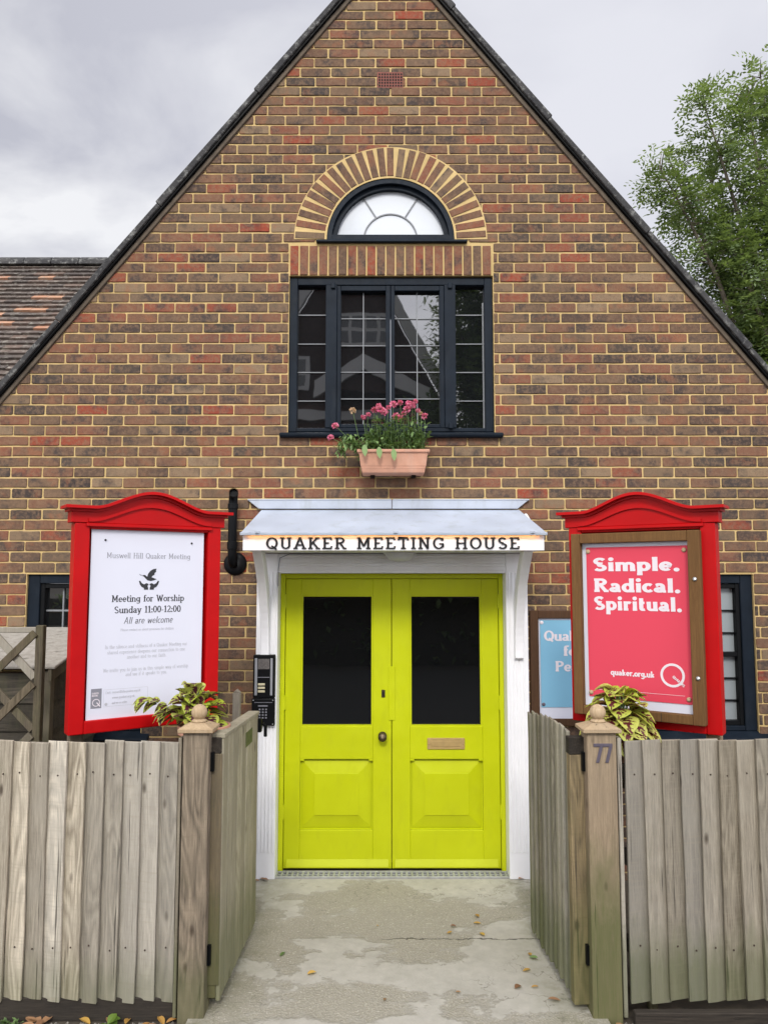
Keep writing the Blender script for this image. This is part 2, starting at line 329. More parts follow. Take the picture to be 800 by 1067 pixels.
M = dict(
    brick=brick_mat(), mortar=mortar_mat(), tile=tile_mat(), lichen=lichen_mat(), felt=felt_mat(), concrete=concrete_mat(),
    cloak=pm('undercloak_and_shadow', (.11, .085, .06), .9, .3, 12, .4),
    navy=pm('navy_paint', (.0085, .0135, .021), .5, .2, 8, .15, 40, spec=.12, dirt=.25, dirtcol=(.04, .045, .05)),
    black=pm('black_paint', (.005, .0055, .006), .45, .2, 9, .1, spec=.12),
    white=pm('white_paint', (.84, .84, .85), .5, .03, 5, .15, 30, dirt=.12, dirtcol=(.45, .43, .38)),
    lead=pm('lead_sheet', (.41, .45, .52), .5, .1, 4, .15, 30, dirt=.5, dirtcol=(.26, .28, .25)),
    leadedge=pm('lead_edge', (.36, .40, .46), .5, .1, 10, .1, dirt=.3, dirtcol=(.2, .2, .2)),
    lime=pm('lime_paint', (.515, .565, .005), .38, .05, 3, .12, 25, spec=.3, dirt=.22, dirtcol=(.30, .31, .02)),
    brass=pm('brass', (.52, .36, .15), .42, .12, 20, .1, metal=.35),
    bronze=pm('bronze', (.10, .075, .045), .38, .2, 20, metal=.8),
    steel=pm('steel', (.45, .45, .45), .35, .1, 20, metal=.9),
    came=pm('lead_came', (.19, .20, .21), .5, .1, 20),
    glass=glass_mat('dark_glass', (.008, .009, .010), 2.5),
    doorglass=glass_mat('door_glass', (.004, .0045, .005), 1.75),
    fan=glass_mat('bright_glass', (.62, .65, .68), 1.6, .08),
    frost=glass_mat('frosted_glass', (.27, .30, .31), 1.5, .25, .03),
    red=pm('red_paint', (.46, .004, .005), .4, .1, 4, .12, 30, spec=.13, dirt=.15, dirtcol=(.27, .02, .02)),
    paper=pm('white_poster', (.67, .68, .76), .4, .015, 3, spec=.3),
    pink=pm('pink_poster', (.68, .062, .100), .5, .02, 3, spec=.2),
    blue=pm('blue_poster', (.21, .45, .61), .5, .03, 3, spec=.2),
    ink=pm('black_ink', (.02, .02, .024), .5, .02),
    greyink=pm('grey_ink', (.22, .22, .25), .5, .02),
    paleink=pm('pale_ink', (.45, .45, .48), .5, .02),
    whiteink=pm('white_ink', (.76, .69, .72), .5, .01),
    letter=pm('letter_black', (.006, .006, .007), .35, .1),
    plastic=pm('black_plastic', (.005, .0055, .0065), .45, .1, 20, .1, 200, spec=.14),
    grille=pm('speaker_grille', (.10, .09, .085), .6, .4, 120, .5, 200),
    cream=pm('button_cream', (.55, .5, .33), .5, .05), silver=pm('silver_strip', (.42, .44, .47), .35, .06, metal=.5),
    terracotta=pm('terracotta', (.52, .27, .18), .8, .14, 9, .3, 60, dirt=.35, dirtcol=(.6, .45, .36)),
    number=pm('dull_metal', (.13, .11, .14), .5, .1, 20, metal=.4),
    fence=wood_mat('weathered_fence', (.60, .525, .40), (.20, .165, .115), algae=.5, algae_top=.35, tint=.32),
    fence2=wood_mat('weathered_fence_mossy', (.58, .505, .375), (.19, .155, .105), algae=.75, algae_top=.5, tint=.32),
    post=wood_mat('gate_post', (.33, .26, .18), (.10, .078, .053), tint=.06, algae=.6, algae_top=.4),
    post2=wood_mat('gate_post_sawn', (.52, .39, .25), (.23, .17, .105), tint=.06, algae=1.0, algae_top=.95),
    gate=wood_mat('pale_gate', (.56, .51, .37), (.31, .275, .185), algae=.7, algae_top=.55, greenall=.10, tint=.1),
    gate2=wood_mat('gate_slat', (.50, .46, .33), (.18, .155, .10), algae=.8, algae_top=.5, greenall=.25, tint=.35),
    gateframe=wood_mat('gate_frame', (.30, .225, .115), (.10, .075, .04), algae=.7, algae_top=.7),
    gravel_board=wood_mat('gravel_board', (.075, .06, .045), (.022, .018, .014), axis='x', knots=0, tint=.1),
    newwood=wood_mat('new_wood', (.60, .45, .29), (.42, .30, .17), tint=.05, knots=0),
    darkwood=wood_mat('shed_board', (.13, .105, .075), (.035, .03, .022), axis='x', greenall=.2),
    trellis=wood_mat('trellis_batten', (.22, .175, .115), (.07, .055, .033), greenall=.35),
    trellis2=wood_mat('trellis_pale', (.50, .46, .36), (.26, .22, .16)),
    oak=wood_mat('oak_frame', (.26, .135, .045), (.14, .068, .022), tint=.05, knots=0),
    oakdark=wood_mat('oak_frame_dark', (.13, .065, .03), (.065, .032, .016), tint=.05, knots=0),
    lawn=pm('soil', (.06, .048, .033), .95, .4, 14, .8, 40),
    tarmac=pm('tarmac', (.055, .053, .05), .9, .3, 60, .6, 150),
    drain=pm('galvanised', (.42, .43, .42), .5, .15, 30, .2, metal=.3, dirt=.5, dirtcol=(.2, .18, .14)),
    rust=pm('rusty_nail', (.05, .03, .02), .8, .3, 30),
    void=pm('dark_void', (.006, .006, .006), .9, .1),
    bark=pm('bark', (.12, .10, .075), .9, .3, 12, .8, 40),
    ash=leaf_mat('ash_leaf', (.045, .08, .028), (.23, .31, .12), .42),
    bush=leaf_mat('bush_leaf', (.05, .10, .015), (.17, .27, .04)),
    stem=leaf_mat('stem_leaf', (.065, .125, .035), (.22, .34, .12), .25),
    petal=leaf_mat('pink_petal', (.68, .09, .23), (.88, .33, .48), .25),
    petalpale=leaf_mat('pale_petal', (.62, .42, .25), (.75, .55, .4), .2),
    coleus=coleus_mat('coleus_leaf', (.38, .47, .025), (.11, .012, .022), (.56, .56, .13), .51),
    coleus2=coleus_mat('coleus_dark_leaf', (.36, .45, .035), (.08, .012, .03), (.50, .52, .12), .45),
    dead=leaf_mat('dead_leaf', (.35, .17, .05), (.55, .34, .07), .1), deadbrown=leaf_mat('brown_leaf', (.20, .10, .05), (.38, .21, .10), .05),
)
lm = bpy.data.materials.new('warm_strip'); lm.use_nodes = True
lb = lm.node_tree.nodes['Principled BSDF']; lb.inputs['Emission Color'].default_value = (1, .40, .09, 1); lb.inputs['Emission Strength'].default_value = 8.0; lb.inputs['Base Color'].default_value = (.9, .7, .4, 1)
M['warm'] = lm

# ------------------------------------------------------------------ slab lettering (drawn with strokes)
def arc(cx, cy, rx, ry, a0, a1, n=12):
    return [(cx + rx * math.cos(R(a0 + (a1 - a0) * i / n)), cy + ry * math.sin(R(a0 + (a1 - a0) * i / n))) for i in range(n + 1)]
X = .66
def glyphs(h):
    # h = thickness of the horizontals; returns advance, strokes, serifs (x, y, left, right)
    o = h / 2; T = 1 - o; XT = X - o
    G = {}
    def g(c, w, st, se=()): G[c] = (w, st, se)
    S = .12
    g('Q', .86, [arc(.43, .5, .33, .5 - o, 90, 450, 24), [(.40, .26), (.60, .12), (.74, -.06)]])
    g('O', .86, [arc(.43, .5, .33, .5 - o, 90, 450, 24)])
    g('U', .84, [[(.17, T), (.17, .3)] + arc(.41, .30, .24, .30 - o, 180, 360, 14) + [(.65, T)]], [(.17, 1, S, S), (.65, 1, S, S)])
    g('A', .86, [[(.12, o), (.42, 1)], [(.42, 1), (.72, o)], [(.22, .34), (.62, .34)]], [(.12, 0, .11, .12), (.72, 0, .12, .11)])
    g('K', .86, [[(.18, 0), (.18, 1)], [(.22, .42), (.64, T)], [(.36, .55), (.68, o)]], [(.18, 0, S, S), (.18, 1, S, S), (.64, 1, .12, .11), (.69, 0, .12, .11)])
    g('E', .74, [[(.18, 0), (.18, 1)], [(.18, T), (.62, T), (.62, .78)], [(.18, .51), (.48, .51)], [(.18, o), (.64, o), (.64, .24)]], [(.18, 0, S, 0), (.18, 1, S, 0)])
    g('F', .70, [[(.18, 0), (.18, 1)], [(.18, T), (.60, T), (.60, .78)], [(.18, .5), (.46, .5)]], [(.18, 0, S, S), (.18, 1, S, 0)])
    g('R', .84, [[(.18, 0), (.18, 1)], [(.18, T), (.40, T)] + arc(.40, .74, .22, .26 - o, 90, -90, 10) + [(.18, .48)], [(.40, .48), (.66, o)]], [(.18, 0, S, S), (.18, 1, S, 0), (.68, 0, .08, .11)])
    g('P', .76, [[(.18, 0), (.18, 1)], [(.18, T), (.40, T)] + arc(.40, .73, .23, .27 - o, 90, -90, 10) + [(.18, .46)]], [(.18, 0, S, S), (.18, 1, S, 0)])
    g('M', 1.0, [[(.17, 0), (.17, 1)], [(.17, 1), (.48, .22)], [(.48, .22), (.79, 1)], [(.79, 0), (.79, 1)]], [(.17, 0, S, S), (.79, 0, S, S), (.17, 1, S, 0), (.79, 1, 0, S)])
    g('T', .76, [[(.38, 0), (.38, 1)], [(.07, .76), (.07, T), (.69, T), (.69, .76)]], [(.38, 0, .14, .14)])
    g('I', .40, [[(.20, 0), (.20, 1)]], [(.2, 0, .13, .13), (.2, 1, .13, .13)])
    g('N', .88, [[(.17, 0), (.17, 1)], [(.17, 1), (.67, 0)], [(.67, 0), (.67, 1)]], [(.17, 0, S, S), (.17, 1, S, 0), (.67, 1, S, S)])
    g('G', .86, [arc(.43, .5, .33, .5 - o, 50, 330, 20) + [(.72, .44)], [(.46, .44), (.78, .44)], [(.72, .14), (.72, .44)], [(.68, .72), (.68, .96)]])
    g('H', .88, [[(.17, 0), (.17, 1)], [(.69, 0), (.69, 1)], [(.17, .5), (.69, .5)]], [(.17, 0, S, S), (.17, 1, S, S), (.69, 0, S, S), (.69, 1, S, S)])
    g('S', .70, [arc(.34, .74, .22, .26 - o, 25, 270, 12) + arc(.34, .25, .24, .25 - o, 90, -155, 12)], [])
    g('W', 1.12, [[(.12, 1), (.34, 0)], [(.34, 0), (.55, .9)], [(.55, .9), (.76, 0)], [(.76, 0), (.98, 1)]], [(.12, 1, .1, .11), (.98, 1, .11, .1)])
    g('C', .80, [arc(.43, .5, .33, .5 - o, 50, 310, 18)])
    g('a', .62, [[(.10, .50)] + arc(.27, XT - .15, .17, .15, 150, 0, 8) + [(.44, .02)], arc(.27, .19, .18, .19 - o, 70, 430, 16)], [(.46, 0, 0, .11)])
    g('b', .66, [[(.15, 0), (.15, 1)], arc(.36, X / 2, .21, X / 2 - o, 0, 360, 18)], [(.15, 1, .1, 0)])
    g('c', .56, [arc(.31, X / 2, .22, X / 2 - o, 45, 320, 14)])
    g('d', .68, [[(.52, 0), (.52, 1)], arc(.31, X / 2, .21, X / 2 - o, 0, 360, 18)], [(.52, 1, .1, 0), (.54, 0, 0, .1)])
    g('e', .60, [[(.09, X / 2), (.51, X / 2)] + arc(.30, X / 2, .21, X / 2 - o, 0, 318, 16)])
    g('f', .42, [arc(.32, .84, .14, .16 - o, 40, 180, 8) + [(.18, 0)], [(.05, XT), (.36, XT)]], [(.18, 0, .11, .13)])
    g('g', .64, [arc(.29, .36, .2, .30 - o, 0, 360, 18), [(.50, X), (.50, -.06)] + arc(.30, -.08, .20, .17, 0, -160, 10)], [(.5, X, 0, .09)])
    g('h', .70, [[(.15, 0), (.15, 1)], [(.15, .4)] + arc(.34, XT - .2, .19, .2, 180, 0, 10) + [(.53, 0)]], [(.15, 0, .1, .1), (.15, 1, .1, 0), (.53, 0, .1, .1)])
    g('i', .32, [[(.16, 0), (.16, X)], ['dot', (.16, .88)]], [(.16, 0, .1, .1), (.16, X, .1, 0)])
    g('j', .32, [[(.18, X), (.18, -.1)] + arc(.05, -.1, .13, .17, 0, -120, 8), ['dot', (.18, .88)]], [(.18, X, .1, 0)])
    g('k', .68, [[(.15, 0), (.15, 1)], [(.17, .26), (.50, XT)], [(.27, .34), (.54, o)]], [(.15, 0, .1, .1), (.15, 1, .1, 0), (.50, X, .09, .09), (.55, 0, .1, .09)])
    g('l', .32, [[(.16, 0), (.16, 1)]], [(.16, 0, .1, .1), (.16, 1, .1, 0)])
    g('m', 1.02, [[(.15, 0), (.15, X)], [(.15, .4)] + arc(.33, XT - .19, .18, .19, 180, 0, 10) + [(.51, 0)], [(.51, .4)] + arc(.69, XT - .19, .18, .19, 180, 0, 10) + [(.87, 0)]], [(.15, 0, .1, .08), (.15, X, .1, 0), (.51, 0, .08, .08), (.87, 0, .08, .1)])
    g('n', .70, [[(.15, 0), (.15, X)], [(.15, .4)] + arc(.34, XT - .2, .19, .2, 180, 0, 10) + [(.53, 0)]], [(.15, 0, .1, .1), (.15, X, .1, 0), (.53, 0, .1, .1)])
    g('o', .62, [arc(.31, X / 2, .22, X / 2 - o, 0, 360, 18)])
    g('p', .68, [[(.15, -.3), (.15, X)], arc(.36, X / 2, .21, X / 2 - o, 0, 360, 18)], [(.15, -.3, .1, .1), (.15, X, .1, 0)])
    g('q', .68, [[(.52, -.3), (.52, X)], arc(.31, X / 2, .21, X / 2 - o, 0, 360, 18)], [(.52, -.3, .1, .1)])
    g('r', .50, [[(.15, 0), (.15, X)], [(.15, .36)] + arc(.34, XT - .2, .19, .2, 180, 50, 8)], [(.15, 0, .1, .12), (.15, X, .1, 0)])
    g('s', .52, [arc(.26, X * .745, .16, X * .255 - o, 25, 270, 10) + arc(.26, X * .25, .18, X * .25 - o, 90, -155, 10)])
    g('t', .44, [[(.18, .9), (.18, .16)] + arc(.31, .16, .13, .16 - o, 180, 310, 8), [(.05, XT), (.38, XT)]])
    g('u', .70, [[(.15, X), (.15, .2)] + arc(.34, .2, .19, .2 - o, 180, 360, 10), [(.53, X), (.53, 0)]], [(.15, X, .1, 0), (.53, X, .1, 0), (.55, 0, 0, .1)])
    g('v', .64, [[(.10, X), (.31, 0)], [(.31, 0), (.52, X)]], [(.1, X, .1, .1), (.52, X, .1, .1)])
    g('w', .94, [[(.10, X), (.28, 0)], [(.28, 0), (.46, .6)], [(.46, .6), (.64, 0)], [(.64, 0), (.82, X)]], [(.1, X, .1, .1), (.82, X, .1, .1)])
    g('x', .64, [[(.1, X), (.52, 0)], [(.52, X), (.1, 0)]], [(.1, 0, .1, .1), (.52, 0, .1, .1)])
    g('y', .64, [[(.10, X), (.32, .02)], [(.53, X), (.30, -.12), (.20, -.26), (.08, -.26)]], [(.1, X, .1, .1), (.53, X, .1, .1)])
    g('.', .30, [['dot', (.15, .09)]]); g(':', .30, [['dot', (.15, .09)], ['dot', (.15, .52)]])
    g('-', .40, [[(.05, .34), (.35, .34)]]); g(' ', .46, []); g("'", .2, [[(.1, .7), (.1, 1)]]); g(',', .28, [['dot', (.14, .08)], [(.16, .06), (.1, -.14)]]); g('@', .86, [arc(.43, .3, .3, .34, 0, 320, 16), arc(.43, .3, .13, .15, 0, 360, 12)])
    g('0', .64, [arc(.32, .5, .22, .5 - o, 0, 360, 20)]); g('1', .50, [[(.26, 0), (.26, 1)], [(.10, .82), (.26, 1)]], [(.26, 0, .15, .15)])
    g('2', .62, [arc(.30, .72, .20, .28 - o, 160, -30, 10) + [(.10, .10)], [(.08, o), (.54, o), (.54, .2)]]); g('7', .62, [[(.08, .78), (.08, T), (.54, T), (.26, 0)]])
    return G
def text(mb, s, x, z, capH, width=None, wt=.16, ht=.09, y0=-.001, y1=0.0, align='l', slant=0.0, serif=True, sans=False, dotr=None, track=0.0, ser=1.0):
    """write s into mb in the local x-z plane, baseline z, cap height capH; width fits the line"""
    G = glyphs(ht)
    adv = sum(G[c][0] + track for c in s); k = (width / adv) if width else capH
    if align == 'c': x = x - adv * k / 2
    px = 0.0; cnt = [0]
    eps = .00002
    def put(poly):
        cnt[0] = (cnt[0] + 1) % 31; d = cnt[0] * eps
        mb.prism([(x + (px + a + slant * b) * k, z + b * capH) for a, b in poly], y0 - d, y1 - d)
    def stroke(pts):
        raw = [Vector((p[0], p[1])) for p in pts]; pts = [p for i, p in enumerate(raw) if i == 0 or (p - raw[i - 1]).length > 1e-4]; n = len(pts); L = []; Q = []
        for i, p in enumerate(pts):
            d = (pts[min(i + 1, n - 1)] - pts[max(i - 1, 0)])
            if d.length < 1e-6: d = Vector((0, 1))
            if i == 0 or i == n - 1:
                if (pts[0] - pts[-1]).length < 1e-4: d = pts[1] - pts[-2]
            dn = d.normalized(); nrm = Vector((-dn.y, dn.x))
            f = 1.0
            if 0 < i < n - 1:
                d1 = (p - pts[i - 1]).normalized(); f = 1 / max(.5, abs(Vector((-d1.y, d1.x)).dot(nrm)))
            t = (wt * abs(dn.y) + ht * abs(dn.x)) / max(.001, abs(dn.y) + abs(dn.x)) if f < 1.2 else (wt + ht) / 2
            L.append(p + nrm * t / 2 * f); Q.append(p - nrm * t / 2 * f)
        for i in range(n - 1): put([L[i], L[i + 1], Q[i + 1], Q[i]])
    for c in s:
        a, st, se = G[c]
        for q in st:
            if q[0] == 'dot':
                r_ = dotr or wt * .62; put([(q[1][0] + r_ * math.cos(2 * PI * i / 12), q[1][1] + r_ * math.sin(2 * PI * i / 12)) for i in range(12)])
            else: stroke(q)
        if serif:
            for sx_, sy_, l, r_ in se:
                z0, z1 = (sy_, sy_ + ht) if sy_ <= 0 else (sy_ - ht, sy_)
                e = wt / 2 - .04 if ser == 1 else wt / 2 - .09
                put([(sx_ - (l + e if l else 0), z0), (sx_ + (r_ + e if r_ else 0), z0), (sx_ + (r_ + e if r_ else 0), z1), (sx_ - (l + e if l else 0), z1)])
        px += a + track

# ------------------------------------------------------------------ the ground
GZ = -.02
g = MB(); g.box(-300, 300, -300, 300, -.5, GZ); tag(g.build('ground', M['lawn']), kind='structure')
p = MB(); p.box(-.97, .99, -1.82, .12, -.1, .004); tag(p.build('path', M['concrete']), kind='structure')
p = MB(); p.box(-40, 40, -4.2, -1.824, -.1, 0.0); tag(p.build('pavement', M['tarmac']), kind='structure')
p = MB(); p.box(-40, 40, -4.32, -4.204, -.1, .004); tag(p.build('kerb', M['concrete']), kind='structure')
p = MB(); p.box(-40, 40, -12.0, -4.33, -.2, -.012); tag(p.build('road', M['tarmac']), kind='structure')

# ------------------------------------------------------------------ the meeting house
H = thing('meeting_house', 'brown brick gabled hall with a lime double door and lettered white porch', 'building')
AZ, SL = 6.98, 1.236                       # apex and slope of the verge's outer edge
ang = math.atan(SL); cosA, sinA = math.cos(ang), math.sin(ang)
def verge_half(z, off): return (AZ - off / cosA - z) / SL
INSET = .115
CX0, CZ0, ROUT, RIN = -.006, 4.56, .715, .485
OPEN = [(-.752, .748, 3.10, 4.285), (-.95, .96, -.1, 2.25), (-2.60, -1.76, .97, 2.085), (1.76, 2.575, .97, 2.09)]
def blocked(z0, z1):
    iv = [(a, b) for a, b, c, d in OPEN if c < z1 - .012 and d > z0 + .012]
    zm = min(max(CZ0, z0), z1)
    if z1 > CZ0 and z0 < CZ0 + RIN:
        zz_ = max(z0, CZ0); hw = math.sqrt(max(0, (RIN - .01) ** 2 - (zz_ - CZ0) ** 2)); iv.append((CX0 - hw, CX0 + hw))
    return sorted(iv)
def clip(poly, nx, nz, d):
    out = []
    for i in range(len(poly)):
        a, b = poly[i], poly[(i + 1) % len(poly)]
        da, db = nx * a[0] + nz * a[1] - d, nx * b[0] + nz * b[1] - d
        if da <= 0: out.append(a)
        if da * db < 0:
            t_ = da / (da - db); out.append((a[0] + (b[0] - a[0]) * t_, a[1] + (b[1] - a[1]) * t_))
    return out
def clip_gable(poly, off):
    d = sinA * 0 + cosA * (AZ - off / cosA)
    poly = clip(poly, sinA, cosA, d)
    return clip(poly, -sinA, cosA, d) if len(poly) > 2 else poly
WX = 3.35
mo = MB(); br = MB()
gb = random.Random(11)
C0, CH = 3.734, .0763
zs = sorted({-.1, 7.0} | {c for o_ in OPEN for c in o_[2:]} | {CZ0 + RIN * math.sin(R(a)) for a in range(0, 91, 9)})
zs = [z for z in zs if -.1 <= z <= 7.0]
for z0, z1 in zip(zs[:-1], zs[1:]):
    if z1 - z0 < 1e-4: continue
    x = -WX; iv = blocked(z0 + 1e-4, z1 - 1e-4) + [(WX, WX)]
    for a, b_ in iv:
        if a > x:
            poly = clip_gable([(x, z0), (a, z0), (a, z1), (x, z1)], .03)
            if len(poly) > 2: mo.add([(px, .001, pz) for px, pz in poly], [tuple(range(len(poly)))])
        x = max(x, b_)
for a, b_, c, d in OPEN:
    for q in ([(a, 0, c), (a, .3, c), (a, .3, d), (a, 0, d)], [(b_, 0, c), (b_, .3, c), (b_, .3, d), (b_, 0, d)], [(a, 0, d), (b_, 0, d), (b_, .3, d), (a, .3, d)]): mo.add(q, [(0, 1, 2, 3)])
def brick(poly, rnd, d=.006):
    """one brick face: chamfered arrises, slightly out of plane"""
    cx_ = sum(p_[0] for p_ in poly) / len(poly); cz_ = sum(p_[1] for p_ in poly) / len(poly)
    n = len(poly); hw = max(abs(p_[0] - cx_) for p_ in poly) + 1e-5; hh = max(abs(p_[1] - cz_) for p_ in poly) + 1e-5
    if hw < .006 or hh < .006: return
    ia, ib = max(.2, 1 - .004 / hw), max(.2, 1 - .004 / hh)
    t1, t2, dj = (gb.random() - .5) * .002, (gb.random() - .5) * .002, d + (gb.random() - .5) * .0025
    out = [(px, .002, pz) for px, pz in poly]
    mid = [(cx_ + (px - cx_) * (1 - .0012 / hw), -dj * .65, cz_ + (pz - cz_) * (1 - .0012 / hh)) for px, pz in poly]
    inn = [(cx_ + (px - cx_) * ia, -dj + t1 * (px - cx_) / hw + t2 * (pz - cz_) / hh, cz_ + (pz - cz_) * ib) for px, pz in poly]
    fs = [(i, (i + 1) % n, n + (i + 1) % n, n + i) for i in range(n)] + [(n + i, n + (i + 1) % n, 2 * n + (i + 1) % n, 2 * n + i) for i in range(n)] + [tuple(2 * n + i for i in range(n))]
    br.add(out + mid + inn, fs, rnd)
def brick_rnd(x, z):
    r_ = gb.random()
    dark = .10 + (.18 if z < 2.3 else 0) + (.10 if x > 1.2 else 0)  # low bricks darker, partly canopy and board shade put into their colour
    if gb.random() < dark: return .66 + gb.random() * .2
    if r_ < .09: return gb.random() * .15
    if r_ < .42: return .16 + gb.random() * .2
    if r_ < .86: return .36 + gb.random() * .3
    return .88 + gb.random() * .12
J = .0095
for k in range(-52, 45):
    zc = C0 + k * CH; z0, z1 = zc - (CH - J) / 2, zc + (CH - J) / 2
    if z0 < -.09: continue
    iv = blocked(z0, z1)
    if 4.515 < zc < 4.60: iv = iv + [(-.56, .57)]
    if 4.285 < zc < 4.515: iv = iv + [(-.755, .752)]
    iv = sorted(iv) + [(WX, WX)]
    x = -WX; ph = .1135 if k % 2 else 0.0
    for a, b_ in iv:
        if a - x > .01:
            # joints along this run
            j0 = math.floor((x - 1.357 - ph) / .2275); xs = [x]
            jx = 1.357 + ph + .2275 * j0 + gb.uniform(-.004, .004)
            while jx < a - .03:
                if jx > xs[-1] + .03: xs.append(jx)
                jx += .2275 + gb.uniform(-.005, .005)
            xs.append(a)
            for e0, e1 in zip(xs[:-1], xs[1:]):
                l, r_ = e0 + (J / 2 if e0 > x or x > -WX else 0), e1 - J / 2
                if r_ - l < .012: continue
                q = lambda s_: gb.uniform(-s_, s_)
                a_, b2, z0_, z1_ = l + q(.002), r_ + q(.002), z0 + q(.0012), z1 + q(.0012); w3 = (b2 - a_) / 3; ck_ = lambda: gb.choice([.007, .005, .003])
                e1_, e2_ = ck_(), ck_()
                poly = [(a_, z0_ + e1_), (a_ + e1_, z0_), (a_ + w3, z0_ + q(.0018)), (b2 - w3, z0_ + q(.0018)), (b2 - e2_, z0_), (b2, z0_ + e2_), (b2 + q(.0015), z1_ - e1_), (b2 - e1_, z1_), (b2 - w3, z1_ + q(.0018)), (a_ + w3, z1_ + q(.0018)), (a_ + e2_, z1_), (a_, z1_ - e2_)] if w3 > .02 else [(a_, z0_), (b2, z0_), (b2, z1_), (a_, z1_)]
                poly = clip_gable(poly, .07)
                if len(poly) < 3: continue
                brick(poly, brick_rnd((l + r_) / 2, zc))
        x = max(x, b_)
# round arch: mortar ring a little proud of the coursing, bricks set on end in it
ar = MB(); NV = 27
def ringpt(r_, a): return (CX0 + r_ * math.cos(a), CZ0 + r_ * math.sin(a))
for i in range(54):
    a0, a1 = PI * i / 54, PI * (i + 1) / 54
    pts = [ringpt(RIN - .012, a0), ringpt(ROUT, a0), ringpt(ROUT, a1), ringpt(RIN - .012, a1)]
    ar.add([(px, -.0085, pz) for px, pz in pts] + [(px, .1, pz) for px, pz in pts], [(0, 1, 2, 3), (1, 5, 6, 2), (0, 4, 7, 3)])
for i in range(NV):
    a = PI * (i + .5) / NV + gb.uniform(-.01, .01); hw = .0265
    r0, r1 = RIN + gb.uniform(-.004, .004), ROUT - .006 + gb.uniform(-.006, .004)
    u = (math.cos(a), math.sin(a)); t_ = (-u[1], u[0])
    poly = [(CX0 + u[0] * r0 - t_[0] * hw * .94, CZ0 + u[1] * r0 - t_[1] * hw * .94), (CX0 + u[0] * r1 - t_[0] * hw, CZ0 + u[1] * r1 - t_[1] * hw), (CX0 + u[0] * r1 + t_[0] * hw, CZ0 + u[1] * r1 + t_[1] * hw), (CX0 + u[0] * r0 + t_[0] * hw * .94, CZ0 + u[1] * r0 + t_[1] * hw * .94)]
    brick(poly, gb.choice([.2, .3, .33, .42, .5, .45, .25, .35, .15, .95]) + gb.uniform(-.03, .03), .0125)
ar.build('arch_mortar', M['mortar'], H)
for i in range(21):
    x0 = -.747 + i * .0711; w_ = .0711 - .0115
    brick([(x0, 4.288), (x0 + w_, 4.288), (x0 + w_ + gb.uniform(-.001, .001), 4.512), (x0, 4.512)], gb.choice([.04, .10, .18, .22, .30, .35, .28, .45, .5, .2]) + gb.random() * .02)
# building body behind the facade
bd = MB(); bd.box(-WX, -WX + .2, .002, 8, -.1, 2.75); bd.box(WX - .2, WX, .002, 8, -.1, 2.75); bd.box(-WX, WX, 7.8, 8, -.1, 2.75)
bd.box(-WX + .2, WX - .2, .34, .36, -.1, 2.5)
wallo = br.build('brick_wall', M['brick'], H, fix=False)
for o_ in (mo.build('wall_mortar', M['mortar'], wallo), bd.build('side_wall', M['mortar'], wallo)): pass
# roof slabs and verge copings
for s in (-1, 1):
    rf = MB(); L = 4.1 / cosA
    a0 = (0, AZ - .03); b0 = (s * 3.6, AZ - .03 - 3.6 * SL)
    rf.prism([(a0[0], a0[1]), (b0[0], b0[1]), (b0[0], b0[1] - .1), (a0[0], a0[1] - .12)], .012, 8.1)
    rf.build('roof', M['tile'], H)
    ln = 1.13; tpos = -.35 if s > 0 else -.62; first = True
    while tpos < 6.1:
        t0, t1 = max(0, tpos) + .004, tpos + ln
        cp = MB(); gg = .004 * gb.random()
        def pt(t_, off): return (s * (t_ * cosA + 0 * off) - s * off * sinA * 1.0, AZ - t_ * sinA - off * cosA)
        o0, o1 = .008 + gg, .048 + gg
        # slightly tapered: each piece laps the one below
        cp.prism([pt(t0, o0 + .008), pt(t1, o0 - .006), pt(t1, o1 + .004), pt(t0, o1)], -.062 - gg, .16)
        cp.build('coping_stone', M['lichen'], H, bevel=.006, seg=2)
        tpos += ln
    uc = MB(); uc.prism([pt(.02, .0505), pt(6.1, .0505), pt(6.1, .068), pt(.02, .068)], -.045, .05)
    uc.build('undercloak_and_shadow', M['black'], H, bevel=.003)  # black strip stands in for the shadow line under the coping
    uc = MB(); uc.prism([pt(.05, .0685), pt(6.1, .0685), pt(6.1, .100), pt(.05, .100)], -.022, .05)
    uc.build('verge_mortar', M['cloak'], H, bevel=.003)
# wing roof at the left with rows of plain tiles
wr = MB(); gt = random.Random(3)
RY, RZ_, pitch = 3.0, 5.64, R(47)
wr.prism([(RY, RZ_ - .05), (RY - 2.7, RZ_ - .05 - 2.7 * math.tan(pitch)), (RY - 2.7, RZ_ - .15 - 2.7 * math.tan(pitch)), (RY + 3, RZ_ - 3)], -6.6, -2.0, axis='x', rnd=.1)
for k in range(41):
    d0 = .03 + k * .094
    x = -6.6 + (.083 if k % 2 else 0)
    while x < -1.6:
        w_ = .163; dd = d0 + gt.uniform(-.006, .006); lf = gt.uniform(.0, .006)
        y0, zt = RY - dd * math.cos(pitch), RZ_ - dd * math.sin(pitch); y1, zb = RY - (dd + .105) * math.cos(pitch), RZ_ - (dd + .105) * math.sin(pitch)
        nx, nz_ = -math.sin(pitch), math.cos(pitch)
        tk = .014 + lf
        up0 = (y0 + nx * .002, zt + nz_ * .002); up1 = (y1 + nx * (tk + .012), zb + nz_ * (tk + .012)); lo1 = (y1 + nx * .003, zb + nz_ * .003)
        r_ = gt.random(); r_ = .9 + gt.random() * .1 if (r_ < .12 and k > 2) else gt.random() * .86
        wr.add([(x, *up0), (x + w_, *up0), (x + w_, *up1), (x, *up1), (x, *lo1), (x + w_, *lo1)], [(0, 1, 2, 3), (3, 2, 5, 4), (0, 3, 4), (1, 5, 2)], r_)
        x += .166
wro = wr.build('wing_roof', M['tile'], H, fix=False)
rd = MB()
